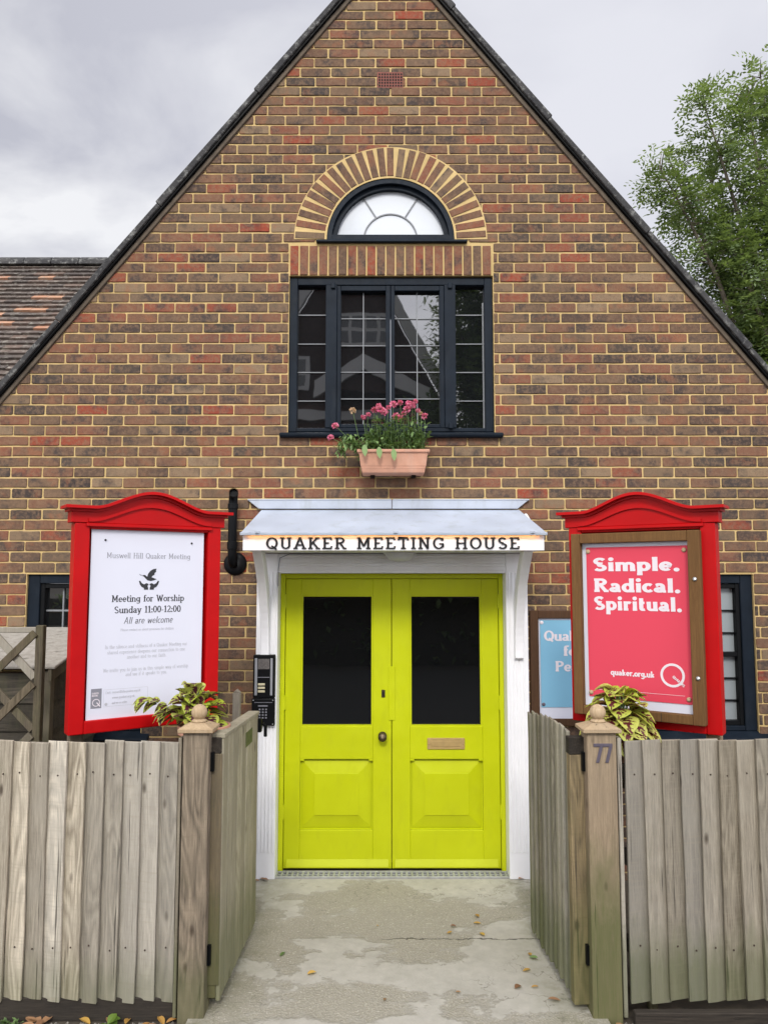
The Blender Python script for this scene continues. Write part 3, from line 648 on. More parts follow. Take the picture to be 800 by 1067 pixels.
for i in range(16):
    x = -6.6 + i * .31
    rd.prism([(RY + .12 * math.cos(a), RZ_ - .045 + .115 * math.sin(a)) for a in [PI * j / 8 for j in range(9)]], x, x + .303, axis='x')
rd.build('ridge_tile', M['lichen'], wro, bevel=.005)
ww = MB(); ww.box(-6.5, -3.36, .2, 5.5, -.1, 2.6); ww.build('wing_wall', M['mortar'], H)

# ---- air brick
ab = MB(); ab.box(-.108, .088, -.0065, .02, 5.742, 5.872)
abo = ab.build('air_brick', pm('air_brick_clay', (.22, .075, .055), .85, .2, 20, .3), H, bevel=.003)
hl = MB()
for i in range(9):
    for j in range(5): hl.box(-.095 + i * .0205, -.095 + i * .0205 + .012, -.0085, -.004, 5.755 + j * .0225, 5.755 + j * .0225 + .013)
hl.build('vent_hole', M['void'], abo)

# ---- fanlight
fl = MB()
def half_ring(mb, r0, r1, y0, y1, cz, n=36, z_min=None):
    for i in range(n):
        a0, a1 = PI * i / n, PI * (i + 1) / n
        mb.prism([(CX0 + r0 * math.cos(a0), cz + r0 * math.sin(a0)), (CX0 + r1 * math.cos(a0), cz + r1 * math.sin(a0)), (CX0 + r1 * math.cos(a1), cz + r1 * math.sin(a1)), (CX0 + r0 * math.cos(a1), cz + r0 * math.sin(a1))], y0, y1)
half_ring(fl, .437, .484, -.002, .12, CZ0)
half_ring(fl, .405, .4365, .030, .12, CZ0)
fl.box(CX0 - .484, CX0 + .484, .002, .12, 4.562, 4.60)
fw = fl.build('fanlight_window', M['navy'], H)
sl = MB(); sl.prism([(-.035, 4.545), (.05, 4.592), (.13, 4.592), (.13, 4.53), (-.035, 4.53)], -.555, .56, axis='x')
sl.build('window_sill', M['navy'], fw, bevel=.004)
pn = MB(); pn.prism([(CX0 + .41 * math.cos(PI * i / 24), CZ0 + .03 + .385 * math.sin(PI * i / 24)) for i in range(25)], .07, .08)
pn.build('window_pane', M['fan'], fw)
fb = MB()
half_ring(fb, .196, .205, .061, .07, CZ0 + .028, 24)
for a in (58, 122):
    u = (math.cos(R(a)), math.sin(R(a))); t_ = (-u[1] * .0045, u[0] * .0045)
    fb.prism([(CX0 + u[0] * .20 - t_[0], 4.588 + u[1] * .2 - t_[1]), (CX0 + u[0] * .39 - t_[0], 4.588 + u[1] * .39 - t_[1]), (CX0 + u[0] * .39 + t_[0], 4.588 + u[1] * .39 + t_[1]), (CX0 + u[0] * .2 + t_[0], 4.588 + u[1] * .2 + t_[1])], .062, .07)
fb.build('glazing_bar', M['came'], fw)

# ---- main window
wf = MB(); FY = .022
for a in ((-.752, -.693, 3.12, 4.278), (.686, .745, 3.12, 4.278)): wf.box(a[0], a[1], FY, .16, a[2], a[3])
wf.box(-.6925, .6855, FY + .001, .16, 4.222, 4.277); wf.box(-.6925, .6855, FY + .001, .16, 3.121, 3.148)
wf.box(-.484, -.402, FY - .006, .158, 3.1485, 4.2215); wf.box(.390, .472, FY - .006, .158, 3.1485, 4.2215)
mw = wf.build('main_window', M['navy'], H, bevel=.004, seg=2)
cs = MB()
for x0, x1 in ((-.4015, -.008), (-.004, .3895)):
    yy = FY + .004
    cs.box(x0, x0 + .028, yy, .14, 3.150, 4.219); cs.box(x1 - .034, x1, yy, .14, 3.150, 4.219)
    cs.box(x0 + .0285, x1 - .0345, yy + .001, .14, 4.180, 4.2185); cs.box(x0 + .0285, x1 - .0345, yy + .001, .14, 3.1505, 3.178)
cs.build('casement', M['navy'], mw, bevel=.004, seg=2)
sl = MB(); sl.prism([(-.052, 3.085), (-.052, 3.098), (.03, 3.119), (.15, 3.119), (.15, 3.07), (-.045, 3.07)], -.807, .803, axis='x'); sl.build('window_sill', M['navy'], mw, bevel=.004)
for x_ in (-.43, .432):
    for z_ in (4.19, 3.14): hg = MB(); hg.box(x_ - .016, x_ + .016, FY - .022, FY - .0065, z_, z_ + .043); hg.build('hinge', M['navy'], mw, bevel=.004)
lights = [(-.693, -.484, 3.148, 4.222, 1, 0), (-.374, -.042, 3.178, 4.18, 2, 1), (.024, .356, 3.178, 4.18, 2, 2), (.472, .686, 3.148, 4.222, 1, 3)]
for x0, x1, z0, z1, nc, ti in lights:
    gp = MB(); tl = [.0006, -.0005, .0006, -.0004][ti]
    gp.add([(x0, .075, z0), (x1, .075 + tl, z0), (x1, .075 + tl, z1), (x0, .075, z1)], [(0, 1, 2, 3)]); gp.build('window_pane', M['glass'], mw, fix=False)
    def bar(*a): lc = MB(); lc.box(*a); lc.build('glazing_bar', M['came'], mw)
    for r_ in (.195, .395, .595, .80):
        zz_ = z0 + (z1 - z0) * r_; bar(x0, x1, .064, .0735, zz_ - .0034, zz_ + .0034)
    for c_ in range(1, nc): xx = x0 + (x1 - x0) * c_ / nc; bar(xx - .0034, xx + .0034, .0632, .0728, z0, z1)
    if ti == 3: bar(x1 - .012, x1 - .002, .066, .074, z0, z1 - .12)
# ---- the two low side windows
for x0, x1, pm_, sgn in ((-2.60, -1.76, M['glass'], -1), (1.76, 2.575, M['frost'], 1)):
    w_ = MB(); w_.box(x0, x0 + .085, .02, .14, .985, 2.085); w_.box(x1 - .085, x1, .02, .14, .985, 2.085)
    w_.box(x0 + .0855, x1 - .0855, .021, .14, 2.02, 2.084); w_.box(x0 + .0855, x1 - .0855, .021, .14, .986, 1.02)
    wo_ = w_.build('side_window', M['navy'], H, bevel=.004)
    i0, i1 = x0 + .086, x1 - .086
    cb = MB()
    for a, b_ in ((i0, i0 + .03), (i1 - .03, i1)): cb.box(a, b_, .035, .12, 1.021, 2.019)
    for z_ in (1.0215, 1.50, 1.985): cb.box(i0 + .0305, i1 - .0305, .036, .12, z_, z_ + .033)
    cb.build('casement', M['black'], wo_, bevel=.003)
    gp = MB(); gp.add([(i0, .08, 1.02), (i1, .083, 1.02), (i1, .083, 2.02), (i0, .08, 2.02)], [(0, 1, 2, 3)]); gp.build('window_pane', pm_, wo_, fix=False)
    lc = MB(); 
    for z_ in (1.19, 1.345, 1.665, 1.825): lc.box(i0 + .03, i1 - .03, .068, .0785, z_ - .006, z_ + .006)
    nc = 5
    for c_ in range(1, nc): xx = i0 + .03 + (i1 - i0 - .06) * c_ / nc; lc.box(xx - .005, xx + .005, .067, .0775, 1.054, 1.985)
    lc.build('glazing_bar', M['came'] if sgn < 0 else M['black'], wo_)
    s_ = MB(); s_.prism([(-.06, .945), (.02, .984), (.12, .984), (.12, .93), (-.06, .93)], x0 - .06, x1 + .06, axis='x'); s_.build('window_sill', M['navy'], wo_, bevel=.004)

# ---- door surround
ds = MB(); ds.box(-.952, -.802, -.052, .16, .004, 2.232); ds.box(.804, .957, -.052, .16, .004, 2.232)
ds.box(-.8015, .8035, -.050, .16, 2.092, 2.231)
dso = ds.build('door_surround', M['white'], H, bevel=.004)
fl = MB()
for x0 in (-.925, -.900, -.875, -.850, -.825): fl.box(x0, x0 + .012, -.0575, -.05, .18, 2.10)
for x0 in (.819, .844, .869, .894, .919): fl.box(x0, x0 + .012, -.0575, -.05, .18, 2.10)
for z0 in (2.112, 2.136, 2.160, 2.184, 2.208): fl.box(-.80, .80, -.0565, -.048, z0, z0 + .011)
fl.build('reeding', M['white'], dso, bevel=.004, seg=2)
df = MB(); df.box(-.8015, -.767, .085, .16, .004, 2.0915); df.box(.772, .8035, .085, .16, .004, 2.0915); df.box(-.7665, .7715, .086, .16, 2.055, 2.091)
df.build('door_frame', M['lime'], H, bevel=.003)
def door_leaf(x0, x1, gx0, gx1, hinge_left):
    z0, z1 = .022, 2.052; gz0, gz1 = 1.0, 1.936; pz0, pz1 = .283, .773
    lf = MB(); f, b_ = .10, .145
    lf.box(x0, gx0, f, b_, z0, z1); lf.box(gx1, x1, f, b_, z0, z1)
    lf.box(gx0 + .0003, gx1 - .0003, f + .0004, b_, gz1, z1); lf.box(gx0 + .0003, gx1 - .0003, f + .0004, b_, pz1, gz0); lf.box(gx0 + .0003, gx1 - .0003, f + .0004, b_, z0, pz0)
    o = lf.build('door', M['lime'], H, bevel=.0025)
    gl = MB(); gl.add([(gx0, .128, gz0), (gx1, .128, gz0), (gx1, .128, gz1), (gx0, .128, gz1)], [(0, 1, 2, 3)]); gl.build('door_pane', M['doorglass'], o, fix=False)
    bd_ = MB(); k = .012
    bd_.prism([(gx0, gz0), (gx0 + k, gz0 + k), (gx0 + k, gz1 - k), (gx0, gz1)], .106, .127); bd_.prism([(gx1, gz0), (gx1 - k, gz0 + k), (gx1 - k, gz1 - k), (gx1, gz1)], .106, .127)
    bd_.prism([(gx0, gz0), (gx1, gz0), (gx1 - k, gz0 + k), (gx0 + k, gz0 + k)], .1063, .127); bd_.prism([(gx0, gz1), (gx1, gz1), (gx1 - k, gz1 - k), (gx0 + k, gz1 - k)], .1063, .127)
    bd_.build('glazing_bead', M['lime'], o)
    # raised and fielded panel: bevels rising to a flat field
    pn = MB(); m1 = .014; bx0, bx1, bz0, bz1 = gx0 + m1, gx1 - m1, pz0 + m1, pz1 - m1; e = .088
    pn.add([(gx0, .128, pz0), (gx1, .128, pz0), (gx1, .128, pz1), (gx0, .128, pz1)], [(0, 1, 2, 3)])
    q = [(bx0, .124, bz0), (bx1, .124, bz0), (bx1, .124, bz1), (bx0, .124, bz1)]; q2 = [(bx0 + e, .106, bz0 + e), (bx1 - e, .106, bz0 + e), (bx1 - e, .106, bz1 - e), (bx0 + e, .106, bz1 - e)]; q3 = [(a, .101, c) for a, _, c in q2]
    pn.add(q + q2 + q3, [(0, 1, 5, 4), (1, 2, 6, 5), (2, 3, 7, 6), (3, 0, 4, 7), (4, 5, 9, 8), (5, 6, 10, 9), (6, 7, 11, 10), (7, 4, 8, 11), (8, 9, 10, 11)])
    pn.build('door_panel', M['lime'], o, fix=False)
    # stepped corners of the panel opening
    for cxx, s_ in ((gx0, 1), (gx1, -1)):
        cn = MB(); cn.box(min(cxx, cxx + s_ * .03), max(cxx, cxx + s_ * .03), .1007, .14, pz1 - .014, pz1 + .001)
        cn.build('panel_moulding', M['lime'], o, bevel=.003)
    wb = MB(); wb.prism([(.0995, .088), (.082, .040), (.082, .03), (.0995, .03)], x0 + .018, x1 - .018, axis='x'); wb.build('weather_bar', M['lime'], o, bevel=.003)
    hx = x0 - .004 if hinge_left else x1 + .004
    for hz in (.36, 1.12, 1.84):
        h = MB(); h.tube([(hx, .094, hz), (hx, .094, hz + .1)], .009, 10); h.box(hx - .02, hx + .02, .0975, .1005, hz + .002, hz + .098); h.build('hinge', M['lime'], o)
    return o
dl = door_leaf(-.764, -.0025, -.652, -.134, True); dr = door_leaf(.0025, .769, .131, .648, False)
kp = MB(); kp.box(-.022, .024, .0935, .0995, 1.045, 1.425); kp.build('lock_plate', M['lime'], dl, bevel=.002)
kh = MB(); kh.box(-.073, -.047, .0945, .1002, 1.205, 1.26); ko = kh.build('keyhole_plate', M['bronze'], dl, bevel=.003)
k2 = MB(); k2.box(-.064, -.056, .0935, .096, 1.218, 1.248); k2.build('key_slot', M['void'], ko)
kb = MB(); kb.M = Matrix.Translation((-.066, .1, .935)) @ Matrix.Rotation(R(90), 4, 'X')
kb.lathe([(.0, 0), (.031, 0), (.031, .006), (.014, .009), (.012, .03), (.024, .036), (.031, .047), (.031, .056), (.022, .066), (0, .069)], n=24); kb.build('door_knob', M['bronze'], dl, smooth=True)
lp = MB(); lp.box(.253, .52, .0925, .1002, .842, .922); lo = lp.build('letter_plate', M['brass'], dr, bevel=.003)
lq = MB(); lq.box(.282, .491, .0895, .093, .862, .902); lq.build('letter_flap', M['brass'], lo, bevel=.002)
for px_ in (.264, .509): sw = MB(); sw.ball((px_, .0918, .882), .005, 8, 6); sw.build('screw', M['brass'], lo)

# ---- canopy
cn = MB(); cn.prism([(-.498, 2.235), (-.498, 2.345), (-.478, 2.345), (-.478, 2.235)], -.974, .988, axis='x')
cn.box(-.955, .97, -.4775, .0, 2.236, 2.262)
cn.prism([(-.4775, 2.2625), (-.4775, 2.338), (-.01, 2.52), (-.01, 2.2625)], -.955, -.935, axis='x'); cn.prism([(-.4775, 2.2625), (-.4775, 2.338), (-.01, 2.52), (-.01, 2.2625)], .95, .97, axis='x')
cno = cn.build('canopy', M['white'], H, bevel=.003)
lr = MB(); y_f, y_b = -.528, -.006
lr.add([(-.985, y_f, 2.352), (1.0, y_f, 2.352), (.915, y_b, 2.548), (-.935, y_b, 2.548), (-.985, y_f, 2.338), (1.0, y_f, 2.338), (.915, y_b, 2.52), (-.935, y_b, 2.52)], [(0, 1, 2, 3), (4, 5, 6, 7), (0, 1, 5, 4), (1, 2, 6, 5), (2, 3, 7, 6), (3, 0, 4, 7)])
lro = lr.build('lead_roof', M['lead'], cno, bevel=.004)
le = MB(); le.box(-.988, 1.003, y_f - .006, y_f + .006, 2.333, 2.3535); le.build('drip_edge', M['leadedge'], cno, bevel=.003)
for xx in (-.875, .02, .905): c_ = MB(); c_.box(xx - .018, xx + .018, y_f - .009, y_f - .005, 2.335, 2.358); c_.tube([(xx + .012, y_f - .012, 2.346), (xx, y_f - .018, 2.35), (xx - .012, y_f - .012, 2.346)], .003, 6); c_.build('lead_clip', M['leadedge'], cno)
for x0, x1, e0, e1 in ((-1.035, .0, .085, 0), (.004, .985, 0, .085)):
    fs = MB(); fs.prism([(x0, 2.618), (x1, 2.618), (x1 - e1, 2.552), (x0 + e0, 2.552)], -.03, -.008)
    fs.prism([(x0 + .004, 2.612), (x1 - .001, 2.612), (x1 - .001, 2.622), (x0 + .004, 2.622)], -.034, -.006); fs.build('lead_flashing', M['lead'], cno, bevel=.003)
ws = MB(); ws.box(-.94, .955, -.526, -.518, 2.3335, 2.3365); ws.build('strip_light', M['warm'], cno)
tx = MB(); text(tx, 'QUAKER MEETING HOUSE', -.824, 2.2465, .0755, 1.665, wt=.155, ht=.105, y0=-.506, y1=-.4985, track=.115); tx.build('lettering', M['letter'], cno, fix=False)
bl = MB(); bl.M = Matrix.Translation((.055, -.16, 2.2365)) @ Matrix.Scale(1.0, 4)
bl.lathe([(0, -.062), (.04, -.060), (.078, -.048), (.098, -.026), (.102, -.012), (.112, -.010), (.112, 0), (0, 0)], n=28); bl.build('porch_lamp', M['paper'], cno, smooth=True)
wi = MB(); wi.tube([(-.80, -.054, 2.0), (-.80, -.062, 2.12), (-.79, -.062, 2.2), (-.72, -.06, 2.229), (-.4, -.06, 2.229), (0, -.1, 2.231)], .003, 6); wi.build('cable', M['greyink'], cno)
for xx in (-.885, .888):
    bk = MB(); pts = []
    outer = [(-.055 - .41 * math.sin(PI / 2 * t_) ** 1.0 if False else -.055 - .40 * (t_ ** 2.3), 1.50 + .734 * t_) for t_ in [i / 14 for i in range(15)]]
    inner = [(y_ + .075 + .05 * i / 14, z_) for i, (y_, z_) in enumerate(outer)]
    inner = [(min(y_, -.053), z_) for y_, z_ in inner]
    bk.prism([(-.0535, 1.49)] + [(y_ - .03, z_) for y_, z_ in outer] + inner[::-1], xx - .03, xx + .03, axis='x')
    bk.build('bracket', M['white'], cno, bevel=.004)

# ------------------------------------------------------------------ intercom on the door post
ic = thing('door_intercom', 'black entry phone with keypad screwed to the white door post', 'intercom', (-.885, -.058, 1.04))
b = MB(); b.box(-.078, .074, -.036, 0, .190, .486); b.build('call_panel', M['plastic'], ic, bevel=.006, seg=2)
b = MB(); b.box(-.086, .074, -.030, 0, .0, .186); ko = b.build('keypad', M['plastic'], ic, bevel=.006, seg=2)
b = MB(); b.box(-.066, -.048, -.0395, -.034, .208, .462); b.box(.042, .058, -.0395, -.034, .208, .462); b.build('side_strip', M['silver'], ic, bevel=.002)
b = MB(); b.box(-.044, .036, -.039, -.034, .388, .458); b.build('speaker', M['grille'], ic)
b = MB(); b.box(-.046, .038, -.0385, -.034, .330, .334); b.build('divider', M['greyink'], ic)
for i in range(3): b = MB(); b.box(-.042, .006, -.0412, -.034, .228 + i * .024, .243 + i * .024); b.build('call_button', M['cream'], ic, bevel=.002)
b = MB(); b.box(-.066, .058, -.0318, -.029, .158, .161); b.box(-.040, .026, -.0322, -.029, .132, .140); b.build('keypad_trim', M['greyink'], ko)
for j in range(4):
    for i in range(3): b = MB(); b.box(-.034 + i * .022, -.023 + i * .022, -.034, -.029, .050 + j * .019, .060 + j * .019); b.build('key', M['greyink'], ko, bevel=.001)
for x_ in (-.074, .062):
    for z_ in (.012, .174): b = MB(); b.ball((x_, -.031, z_), .0045, 8, 6); b.build('screw', M['steel'], ko)

# ------------------------------------------------------------------ black soil pipe elbow
vp = thing('vent_pipe', 'black plastic pipe with elbows on the brick wall left of the porch', 'pipe', (-1.115, 0, 2.16))
b = MB(); b.M = Matrix.Rotation(R(90), 4, 'X'); b.lathe([(.082, -.002), (.082, .012), (.076, .022), (.066, .030), (.05, .034), (0, .034)], n=32); b.build('wall_flange', M['plastic'], vp, smooth=True)
b = MB(); b.tube([(-.01, -.02, -.005), (-.01, -.05, .005), (-.011, -.068, .03), (-.011, -.072, .07), (-.011, -.072, .40), (-.010, -.074, .44), (-.006, -.084, .472), (.0, -.104, .492), (.003, -.125, .497)], .0315, 20, caps=False); b.build('pipe', M['plastic'], vp, smooth=True)
for z0, z1 in ((.10, .155), (.385, .425)): b = MB(); b.tube([(-.011, -.072, z0), (-.011, -.072, z1)], .0365, 20); b.build('pipe_collar', M['plastic'], vp, bevel=.003)
b = MB(); b.tube([(.002, -.118, .4955), (.0032, -.128, .4975)], .035, 20, caps=False); b.tube([(.001, -.10, .49), (.0012, -.102, .4905)], .0305, 20); b.build('pipe_mouth', M['void'], vp, fix=False)

# ------------------------------------------------------------------ red noticeboards
def ogee(w, flat, z0, rise, n=40, x_off=0.0):
    pts = []
    for i in range(n + 1):
        x_ = w * i / n; t_ = abs(x_ - w / 2) / (w / 2 - flat)
        h = .5 * (1 + math.cos(PI * min(1, t_))); h = h ** .82
        pts.append((x_ + x_off, z0 + rise * h))
    return pts
def red_board(loc, rz, label, W):
    t = thing('noticeboard', label, 'noticeboard', loc, rz)
    f = MB(); st = .076
    f.box(0, st, 0, .09, 1.252, 2.345); f.box(W - st, W, 0, .09, 1.252, 2.345); f.box(st + .0005, W - st - .0005, .001, .09, 1.252, 1.318)
    f.box(st + .0005, W - st - .0005, .001, .09, 2.315, 2.344)
    f.build('frame', M['red'], t, bevel=.005, seg=2)
    bk = MB(); bk.box(st - .01, W - st + .01, .05, .085, 1.30, 2.33); bk.build('backboard', M['red'], t)
    pd = MB(); prof = [(min(max(a, -.02), W + .02), b_ + .003) for a, b_ in ogee(W + .11, .15, 2.405, .092, 44, -.055)]
    pd.prism([(-.02, 2.346)] + [q_ for i_, q_ in enumerate(prof) if i_ == 0 or abs(q_[0] - prof[i_ - 1][0]) > 1e-6] + [(W + .02, 2.346)], -.005, .088); po = pd.build('pediment', M['red'], t, bevel=.003)
    # shallow arched moulding above the opening
    am = MB(); pr = ogee(W - .13, .02, 2.352, .088, 30, .065)
    for (a, b_), (c_, d) in zip(pr[:-1], pr[1:]): am.prism([(a, b_), (c_, d), (c_, d + .017), (a, b_ + .017)], -.017, -.004)
    am.build('arch_moulding', M['red'], po)
    rl = MB(); rl.box(.055, W - .055, -.014, .002, 2.326, 2.346); rl.build('rail', M['red'], t, bevel=.004)
    co = MB(); pr = ogee(W + .11, .15, 2.405, .092, 44, -.055)
    for k_, (off, th, yy) in enumerate(((0.0, .014, -.020), (.014, .016, -.050))):
        up = [(a, b_ + off + th) for a, b_ in pr]; lo_ = [(a, b_ + off) for a, b_ in pr]
        e = .022 * (1 - k_); W2 = W + .11
        up = [(min(max(a, -.055 + e), W + .055 - e), b_) for a, b_ in up]; lo_ = [(min(max(a, -.055 + e), W + .055 - e), b_) for a, b_ in lo_]
        n = len(up)
        vs = [(a, yy, b_) for a, b_ in lo_] + [(a, yy, b_) for a, b_ in up] + [(a, .10, b_) for a, b_ in lo_] + [(a, .10, b_) for a, b_ in up]
        fs_ = []
        for i in range(n - 1):
            fs_ += [(i, i + 1, n + i + 1, n + i), (n + i, n + i + 1, 3 * n + i + 1, 3 * n + i), (2 * n + i, 3 * n + i, 3 * n + i + 1, 2 * n + i + 1), (i, 2 * n + i, 2 * n + i + 1, i + 1)]
        fs_ += [(0, n, 3 * n, 2 * n), (n - 1, 3 * n - 1, 4 * n - 1, 2 * n - 1)]
        co.add(vs, fs_)
    co.build('cornice', M['red'], t)
    for x_ in (.03, W - .10):
        pp = MB(); pp.box(x_, x_ + .07, .0905, .16, -.02, 2.3); pp.build('post', M['newwood'] if W < .8 else M['post'], t, bevel=.004)
    return t
LB = red_board((-1.666, -1.5, 0), R(34.05), 'red noticeboard with a white worship times poster, left of the door', .804)
b = MB(); b.box(.089, .709, .020, .0245, 1.318, 2.322); po = b.build('poster', M['paper'], LB)
PY = dict(y0=.0192, y1=.0202)
tx = MB()
text(tx, 'Muswell Hill Quaker Meeting', .17, 2.163, .030, .461, wt=.10, ht=.05, **PY); tx.build('lettering', M['greyink'], po, fix=False)
tx = MB()
text(tx, 'Meeting for Worship', .203, 1.928, .036, .398, wt=.16, ht=.08, **PY); text(tx, 'Sunday 11:00-12:00', .218, 1.868, .036, .365, wt=.16, ht=.08, **PY)
tx.build('lettering', M['ink'], po, fix=False)
tx = MB(); text(tx, 'All are welcome', .268, 1.810, .036, .268, wt=.10, ht=.05, slant=.22, serif=False, **PY); tx.build('lettering', M['ink'], po, fix=False)
tx = MB(); text(tx, 'Please contact us about provision for children', .254, 1.772, .014, .292, wt=.09, ht=.05, **PY)
for s_, x_, z_, w_ in (('In the silence and stillness of a Quaker Meeting our', .175, 1.681, .449), ('shared experience deepens our connection to one', .188, 1.652, .424), ('another and to our faith.', .292, 1.624, .215), ('We invite you to join us in this simple way of worship', .169, 1.558, .464), ('and see if it speaks to you.', .287, 1.532, .226)):
    text(tx, s_, x_, z_, .020, w_, wt=.09, ht=.05, **PY)
for s_, x_, z_, w_ in (('Clerk', .185, 1.447, .028), ('muswellhill@quaker.org.uk', .22, 1.447, .15), ('www.quaker.org.uk', .22, 1.419, .12), ('and see us online', .22, 1.391, .08)): text(tx, s_, x_, z_, .013, w_, wt=.1, ht=.06, **PY)
for a in ((.177, .408, 1.4672, 1.4684), (.177, .408, 1.3796, 1.3808)): tx.box(a[0], a[1], .0195, .0202, a[2], a[3])
for a in ((.1765, .1775), (.4075, .4085)): tx.box(a[0], a[1], .0195, .0202, 1.381, 1.467)
tx.ball((.19, .019, 1.393), .008, 8, 6, sc_=(1, .1, 1))
tx.build('lettering', M['paleink'], po, fix=False)
# dove rising from two open hands
dv = MB()
def blob(pts, s_=1, ox=0, oz=0, d=0.0): dv.prism([(ox + a * s_, oz + c_ * s_) for a, c_ in pts], .0188 - d, .0201 - d)
ox, oz, k_ = .345, 1.995, .111
blob([(.24, .62), (.30, .55), (.42, .44), (.58, .40), (.74, .44), (.88, .50), (.80, .52), (.70, .56), (.60, .60), (.48, .60), (.36, .64), (.30, .70), (.22, .70), (.16, .66)], k_, ox, oz)
blob([(.40, .60), (.44, .76), (.54, .90), (.70, 1.0), (.86, 1.02), (.82, .94), (.84, .86), (.76, .80), (.76, .72), (.66, .66), (.60, .58)], k_, ox, oz, .0001)
blob([(.0, .76), (.06, .72), (.17, .69), (.17, .675), (.05, .69)], k_, ox, oz, .0002)
for m_ in (0, 1):
    h_ = [(0, .40), (.06, .42), (.14, .30), (.26, .24), (.36, .30), (.46, .27), (.48, .22), (.42, .17), (.46, .06), (.46, -.02), (.26, -.02), (.25, .06), (.13, .12), (.05, .24)]
    blob([(1 - a, c_) if m_ else (a, c_) for a, c_ in h_], k_, ox, oz, .0003 + .0001 * m_)
dv.build('dove_emblem', M['ink'], po, fix=False)
bg_ = MB(); bg_.box(.112, .166, .0188, .0202, 1.376, 1.477); bo = bg_.build('badge', M['greyink'], po)
def ring(mb, cx_, cz_, r0, r1, y0, y1, n=28):
    for i in range(n):
        a0, a1 = 2 * PI * i / n, 2 * PI * (i + 1) / n
        mb.prism([(cx_ + r0 * math.cos(a0), cz_ + r0 * math.sin(a0)), (cx_ + r1 * math.cos(a0), cz_ + r1 * math.sin(a0)), (cx_ + r1 * math.cos(a1), cz_ + r1 * math.sin(a1)), (cx_ + r0 * math.cos(a1), cz_ + r0 * math.sin(a1))], y0, y1)
q = MB(); ring(q, .139, 1.405, .016, .0195, .0182, .0189); q.prism([(.140, 1.404), (.144, 1.407), (.162, 1.386), (.158, 1.383)], .0181, .0188); text(q, 'QUAKERS', .117, 1.449, .009, .034, wt=.2, ht=.14, y0=.0182, y1=.0189, serif=False)
text(q, 'MEETING', .117, 1.437, .009, .030, wt=.2, ht=.14, y0=.0182, y1=.0189, serif=False); q.build('lettering', M['whiteink'], bo, fix=False)
for x_, z_ in ((.161, 2.259), (.637, 2.253)): q = MB(); q.ball((x_, .018, z_), .006, 10, 6); q.build('pin', M['ink'], po)

RB = red_board((1.015, -1.05, 0), R(-34.49), 'red noticeboard holding a pink poster in a brown wooden case, right of the door', .795)
f = MB(); a0, a1, c0, c1 = .031, .726, 1.300, 2.307
f.box(a0, a0 + .051, -.052, .005, c0, c1); f.box(a1 - .061, a1, -.052, .005, c0, c1); f.box(a0 + .0515, a1 - .0615, -.0512, .005, c1 - .055, c1 - .0005); f.box(a0 + .0515, a1 - .0615, -.0512, .005, c0 + .0005, c0 + .049)
ca = f.build('notice_case', M['oak'], RB, bevel=.004, seg=2)
b = MB(); b.box(.083, .664, -.010, .0, 1.345, 2.255); b.build('case_lining', M['paper'], ca)
b = MB(); b.box(.107, .662, -.0142, -.0112, 1.398, 2.229); po = b.build('poster', M['pink'], RB)
PY = dict(y0=-.0155, y1=-.0143)
tx = MB()
for s_, z_, w_ in (('Simple.', 2.094, .474), ('Radical.', 1.978, .474), ('Spiritual.', 1.878, .478)): text(tx, s_, .147, z_, .076, w_, wt=.25, ht=.17, serif=True, ser=.5, dotr=.14, track=.05, **PY)
text(tx, 'quaker.org.uk', .231, 1.523, .033, .238, wt=.24, ht=.16, serif=False, **PY)
ring(tx, .561, 1.543, .050, .0625, -.0155, -.0143)
tx.M = Matrix.Translation((.572, 0, 1.530)) @ Matrix.Rotation(R(41), 4, 'Y')
text(tx, 'QUAKERS', -.012, -.006, .014, .075, wt=.26, ht=.18, serif=False, y0=-.0165, y1=-.0156)
tx.M = None
tx.box(.15, .62, -.0152, -.0143, 1.4395, 1.441)
tx.build('lettering', M['whiteink'], po, fix=False)
for x_, z_ in ((.118, 2.206), (.640, 2.205), (.118, 1.420), (.640, 1.424)):
    q = MB(); q.M = Matrix.Translation((x_, -.014, z_)) @ Matrix.Rotation(R(90), 4, 'X'); q.lathe([(0, .008), (.010, .007), (.0125, .003), (.0125, 0), (0, 0)], n=16); q.build('pin', M['newwood'], po, smooth=True)
for z_ in (2.05, 1.54): q = MB(); q.M = Matrix.Translation((.697, -.052, z_)) @ Matrix.Rotation(R(90), 4, 'X'); q.lathe([(0, .006), (.010, .005), (.012, 0)], n=16); q.build('lock', M['steel'], ca, smooth=True)

# ------------------------------------------------------------------ blue wall notice
NB = thing('wall_noticeboard', 'brown framed case with a pale blue peace poster on the brick wall', 'noticeboard', (.972, 0, 0))
f = MB(); f.box(0, .058, -.052, -.008, 1.03, 1.83); f.box(.60, .658, -.052, -.008, 1.03, 1.83); f.box(.0585, .5995, -.0512, -.008, 1.775, 1.829); f.box(.0585, .5995, -.0512, -.008, 1.031, 1.08)
fo = f.build('frame', M['oakdark'], NB, bevel=.004)
b = MB(); b.box(.055, .605, -.030, -.009, 1.07, 1.78); b.build('backing', M['paper'], NB)
b = MB(); b.box(.072, .59, -.0345, -.0312, 1.158, 1.762); po = b.build('poster', M['blue'], NB)
tx = MB(); PY = dict(y0=-.0358, y1=-.0346)
text(tx, 'Quakers', .099, 1.617, .072, .365, wt=.22, ser=.5, ht=.13, **PY); text(tx, 'for', .231, 1.513, .072, .145, wt=.22, ser=.5, ht=.13, **PY); text(tx, 'Peace', .172, 1.405, .072, .265, wt=.22, ser=.5, ht=.13, **PY); tx.build('lettering', M['whiteink'], po, fix=False)
for x_, z_, mm in ((.084, 1.745, 'whiteink'), (.088, 1.178, 'number')): q = MB(); q.ball((x_, -.035, z_), .013, 12, 8, sc_=(1, .4, 1)); q.build('pin', M[mm], po)

